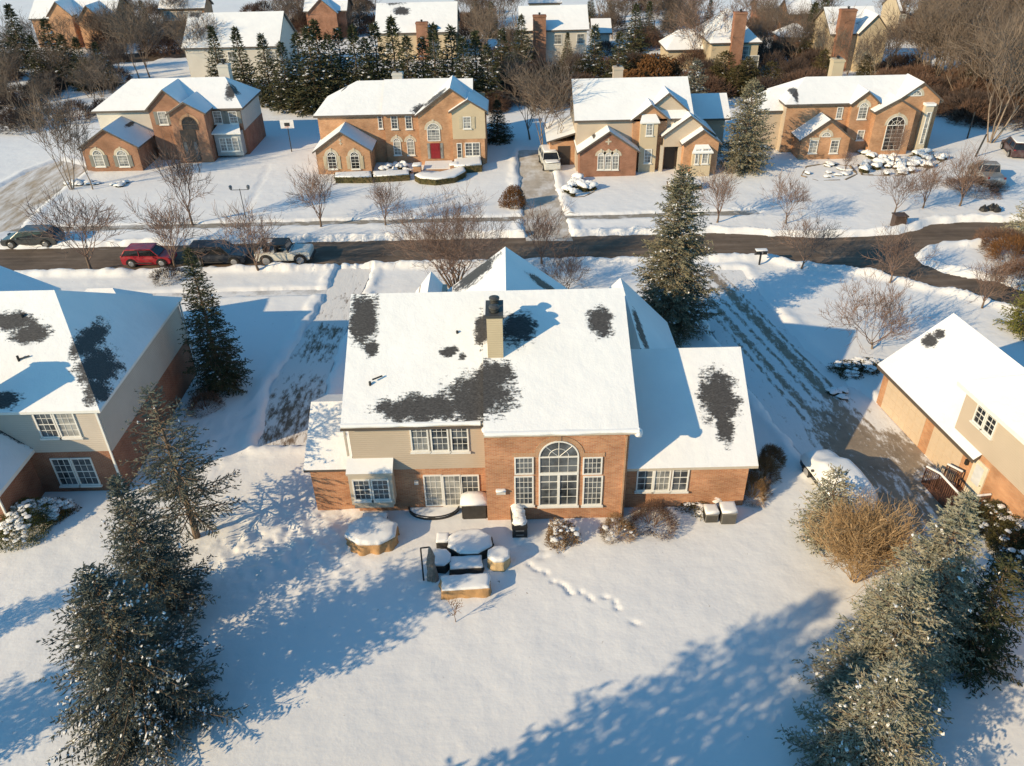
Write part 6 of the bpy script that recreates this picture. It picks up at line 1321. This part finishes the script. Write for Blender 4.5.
a = G(715, 505); put(shrub('shrub', .35, .8, 75, N_GRASS, 500, .08, snow=.10), a[0], a[1]+.1, 'tiny snow-capped plant behind the air conditioners', 'shrub')
for i, (px, py, s, h) in enumerate([(758,500,.75,1.5),(768,482,.7,1.5),(776,466,.6,1.2)]):
    a = G(px, py); put(shrub('ornamental_grass', s, h, 76+i, N_GRASS, 2600, .075, snow=0, thin=True, twigmat=TWIG_T), a[0]-.25, a[1]+.2, ['front clump', 'middle clump', 'rear clump'][i]+' of tall dry brown grass along the brick wing side wall', 'grass clump', 'dry grass clumps beside the brick wing')
a = G(855, 592); put(bare_tree('shrub', 3.8, .8, 80, TWIG_T, TWIG_T, levels=4, stems=22, trunk_h=.34, nb=(5,4,4,3), tr=.028, up=.9, twig_r=.011), a[0]+.2, a[1]+.6, 'big golden-brown leafless shrub above the pale spruces at right', 'shrub')
# left neighbour's bushes
a = G(28, 545); put(shrub('yew_bush', 1.6, 1.6, 81, N_YEL, 12000, .07, snow=.03, width=.4), a[0]-.55, a[1]+1.2, 'big rounded green bush heaped with snow at the left neighbour\'s wall', 'bush')
a = G(64, 522); put(shrub('yew_bush', .75, 1.0, 82, N_RUST, 2200, .075, snow=.10), a[0]-.4, a[1]+.5, 'small reddish bush with a snow cap beside the big green one', 'bush')
a = G(205, 402); put(shrub('shrub', 1.0, 1.1, 83, TWIG_R, 1800, .08, thin=True, twigmat=TWIG_R), a[0]+.3, a[1]-.8, 'dark twiggy shrub at the foot of the dark spruce', 'shrub')
# right neighbour's hedge against the brick wall
for i, (s, c_) in enumerate([(11.0,1.0),(12.3,1.15),(13.7,1.2),(15.2,1.2)]):
    q = RL(s, -.25, 0); put(shrub('yew_bush', 1.0*c_, 1.9+.1*i, 84+i, N_HEDGE, 5200, .075, snow=.006, twigmat=BARK_D), q[0], q[1], ['first', 'second', 'third', 'fourth'][i]+' dark bush from the timber rail along the right neighbour\'s brick wall', 'bush', 'dark bushes along the right neighbour')
a = G(822+22, 352+15); q = G(847, 372); put(shrub('yew_bush', 1.0, .7, 88, N_HEDGE, 2200, .08, snow=.05), *q, 'low snow-topped dark bush left of the garage corner', 'bush')
q = G(868, 368); put(shrub('yew_bush', .9, .6, 89, N_HEDGE, 1800, .08, snow=.09), *q, 'snowy bush touching the garage roof corner', 'bush')
for i, (px, py, s) in enumerate([(1003,250,2.2),(1018,262,2.6),(1022,282,2.0)]):
    a = G(px, py); put(shrub('shrub', s, s*.75, 90+i, N_RUST if i == 1 else TWIG_R, 4200, .12, thin=True, twigmat=TWIG_R), *a, ['upper', 'middle', 'lower'][i]+' red-brown shrub at the right edge between the road branches', 'shrub', 'red-brown shrubs between the road branches')
a = G(514, 207); put(shrub('round_bush', 1.15, 2.1, 93, N_RUST, 4500, .10, flat=1.0), *a, 'clipped round brown bush at the left edge of the pale drive', 'bush')
a = G(172, 262+14); put(shrub('shrub', 1.3, 1.0, 94, TWIG, 1800, .09, thin=True, twigmat=TWIG), a[0], a[1]-.6, 'low twiggy shrub behind the left neighbour\'s ridge near the red hatchback', 'shrub')
a = G(975, 190); pr_ = put(shrub('shrub', 2.6, 1.0, 95, TWIG_R, 5200, .10, thin=True, twigmat=TWIG_R), *a, 'wide low brown shrub left of the pickup', 'shrub')
a = G(456.5, 624); sp = bare_tree('dead_plant', 1.35, .5, 96, TWIG_P, N_RUST, levels=3, nb=(4,4,3), trunk_h=.5, tr=.022, up=.8, twig_r=.012); put(sp, *a, 'single dry rust-coloured plant stem in the snow in front of the tan sofa', 'plant')
hedge([(336,184),(336,179.5),(372.5,178),(373,184)], .75, 'straight clipped hedge below the left garage windows of the orange-brick house'); hedge([(374,183.5),(374,178.5),(409,177),(410,181.5)], .75, 'straight clipped hedge right of the first, under the orange-brick front')
hedge([(415,182),(424,178),(440,180),(455,176),(464,173),(466,178),(455,184),(436,186.5),(420,185)], .7, 'curved clipped hedge before the steps of the red front door', snow=.2); hedge([(455,175),(455,168),(481,165),(482,173)], .9, 'square snow-topped hedge right of the red-door porch', snow=.2)
hedge([(589,177),(589,173),(628,173),(629,176)], .4, 'low brown hedge under the triple arched garage windows', N_RUST, snow=.05); hedge([(668,192),(668,187),(699,186),(701,191)], .6, 'low brown hedge in front of the beige gabled entry', N_RUST)
lumps([(563,193),(571,182),(582,180),(592,186),(594,193),(584,198),(570,199)], 'oval bed of snow-heaped shrubs by the pale drive', 16, 3, (.6,.95), slabel='snow-heaped shrub in the oval bed by the pale drive', sgroup='shrubs in the oval bed'); lumps([(801,177),(806,168),(828,164),(850,167),(857,175),(845,181),(818,182)], 'oval stone-edged bed in front of the rightmost garage wing', 10, 4, (.25,.4), slabel='small snowy shrub inside the oval stone edging', sgroup='shrubs in the oval stone bed')
lumps([(862,176),(858,166),(880,160),(905,158),(935,152),(946,160),(925,172),(895,177)], 'long stone-edged bed full of snowy shrubs before the tall arched entry', 48, 5, (.45,.8), slabel='snowy shrub in the long bed before the tall arched entry', sgroup='shrubs in the long bed'); lumps([(850,158),(858,153),(875,154),(876,160),(862,163)], 'small snowy shrub group beside the garage wing of the rightmost house', 7, 6, (.4,.7), edge=False, slabel='snowy shrub beside the garage wing of the rightmost house', sgroup='shrubs beside the right garage wing')
lumps([(380,176),(384,166),(404,164),(412,172),(408,177),(390,178)], '', 16, 7, (.4,.8), edge=False, slabel='snowy shrub left of the red-door steps', sgroup='shrubs left of the red-door steps'); lumps([(66,186),(66,181),(130,182),(128,188)], 'row of small snow-capped shrubs ', 14, 8, (.25,.4), edge=False, slabel='small snow-capped shrub in front of the leftmost garage wing', sgroup='small shrubs at the leftmost garage wing')
# stones and clods at the right neighbour's bed
lumps([(820,395),(835,388),(858,388),(860,400),(838,405)], 'small snow-covered bed edged with stones ', 4, 9, (.2,.3), edge=False, slabel='low snow lump of a shrub beside the garage apron', sgroup='shrubs beside the garage apron')

for i, (x0_, x1_, y0_, y1_) in enumerate([(100,190,30,60),(285,380,12,40),(455,520,18,70),(600,700,10,60),(740,830,20,70),(880,940,8,50)]):
    for k in range(12): wood_tree(rg.uniform(x0_, x1_), rg.uniform(y0_, y1_), rg.uniform(5, 8.5), k % 3, 'thin leafless tree among the far houses', 'thin leafless trees among the far houses', 1.1)
    for k in range(10): brush(rg.uniform(x0_, x1_), rg.uniform(y0_, y1_), rg.uniform(1.2, 2.0), 'brown thicket among the far houses', 'thickets among the far houses', k % 2)
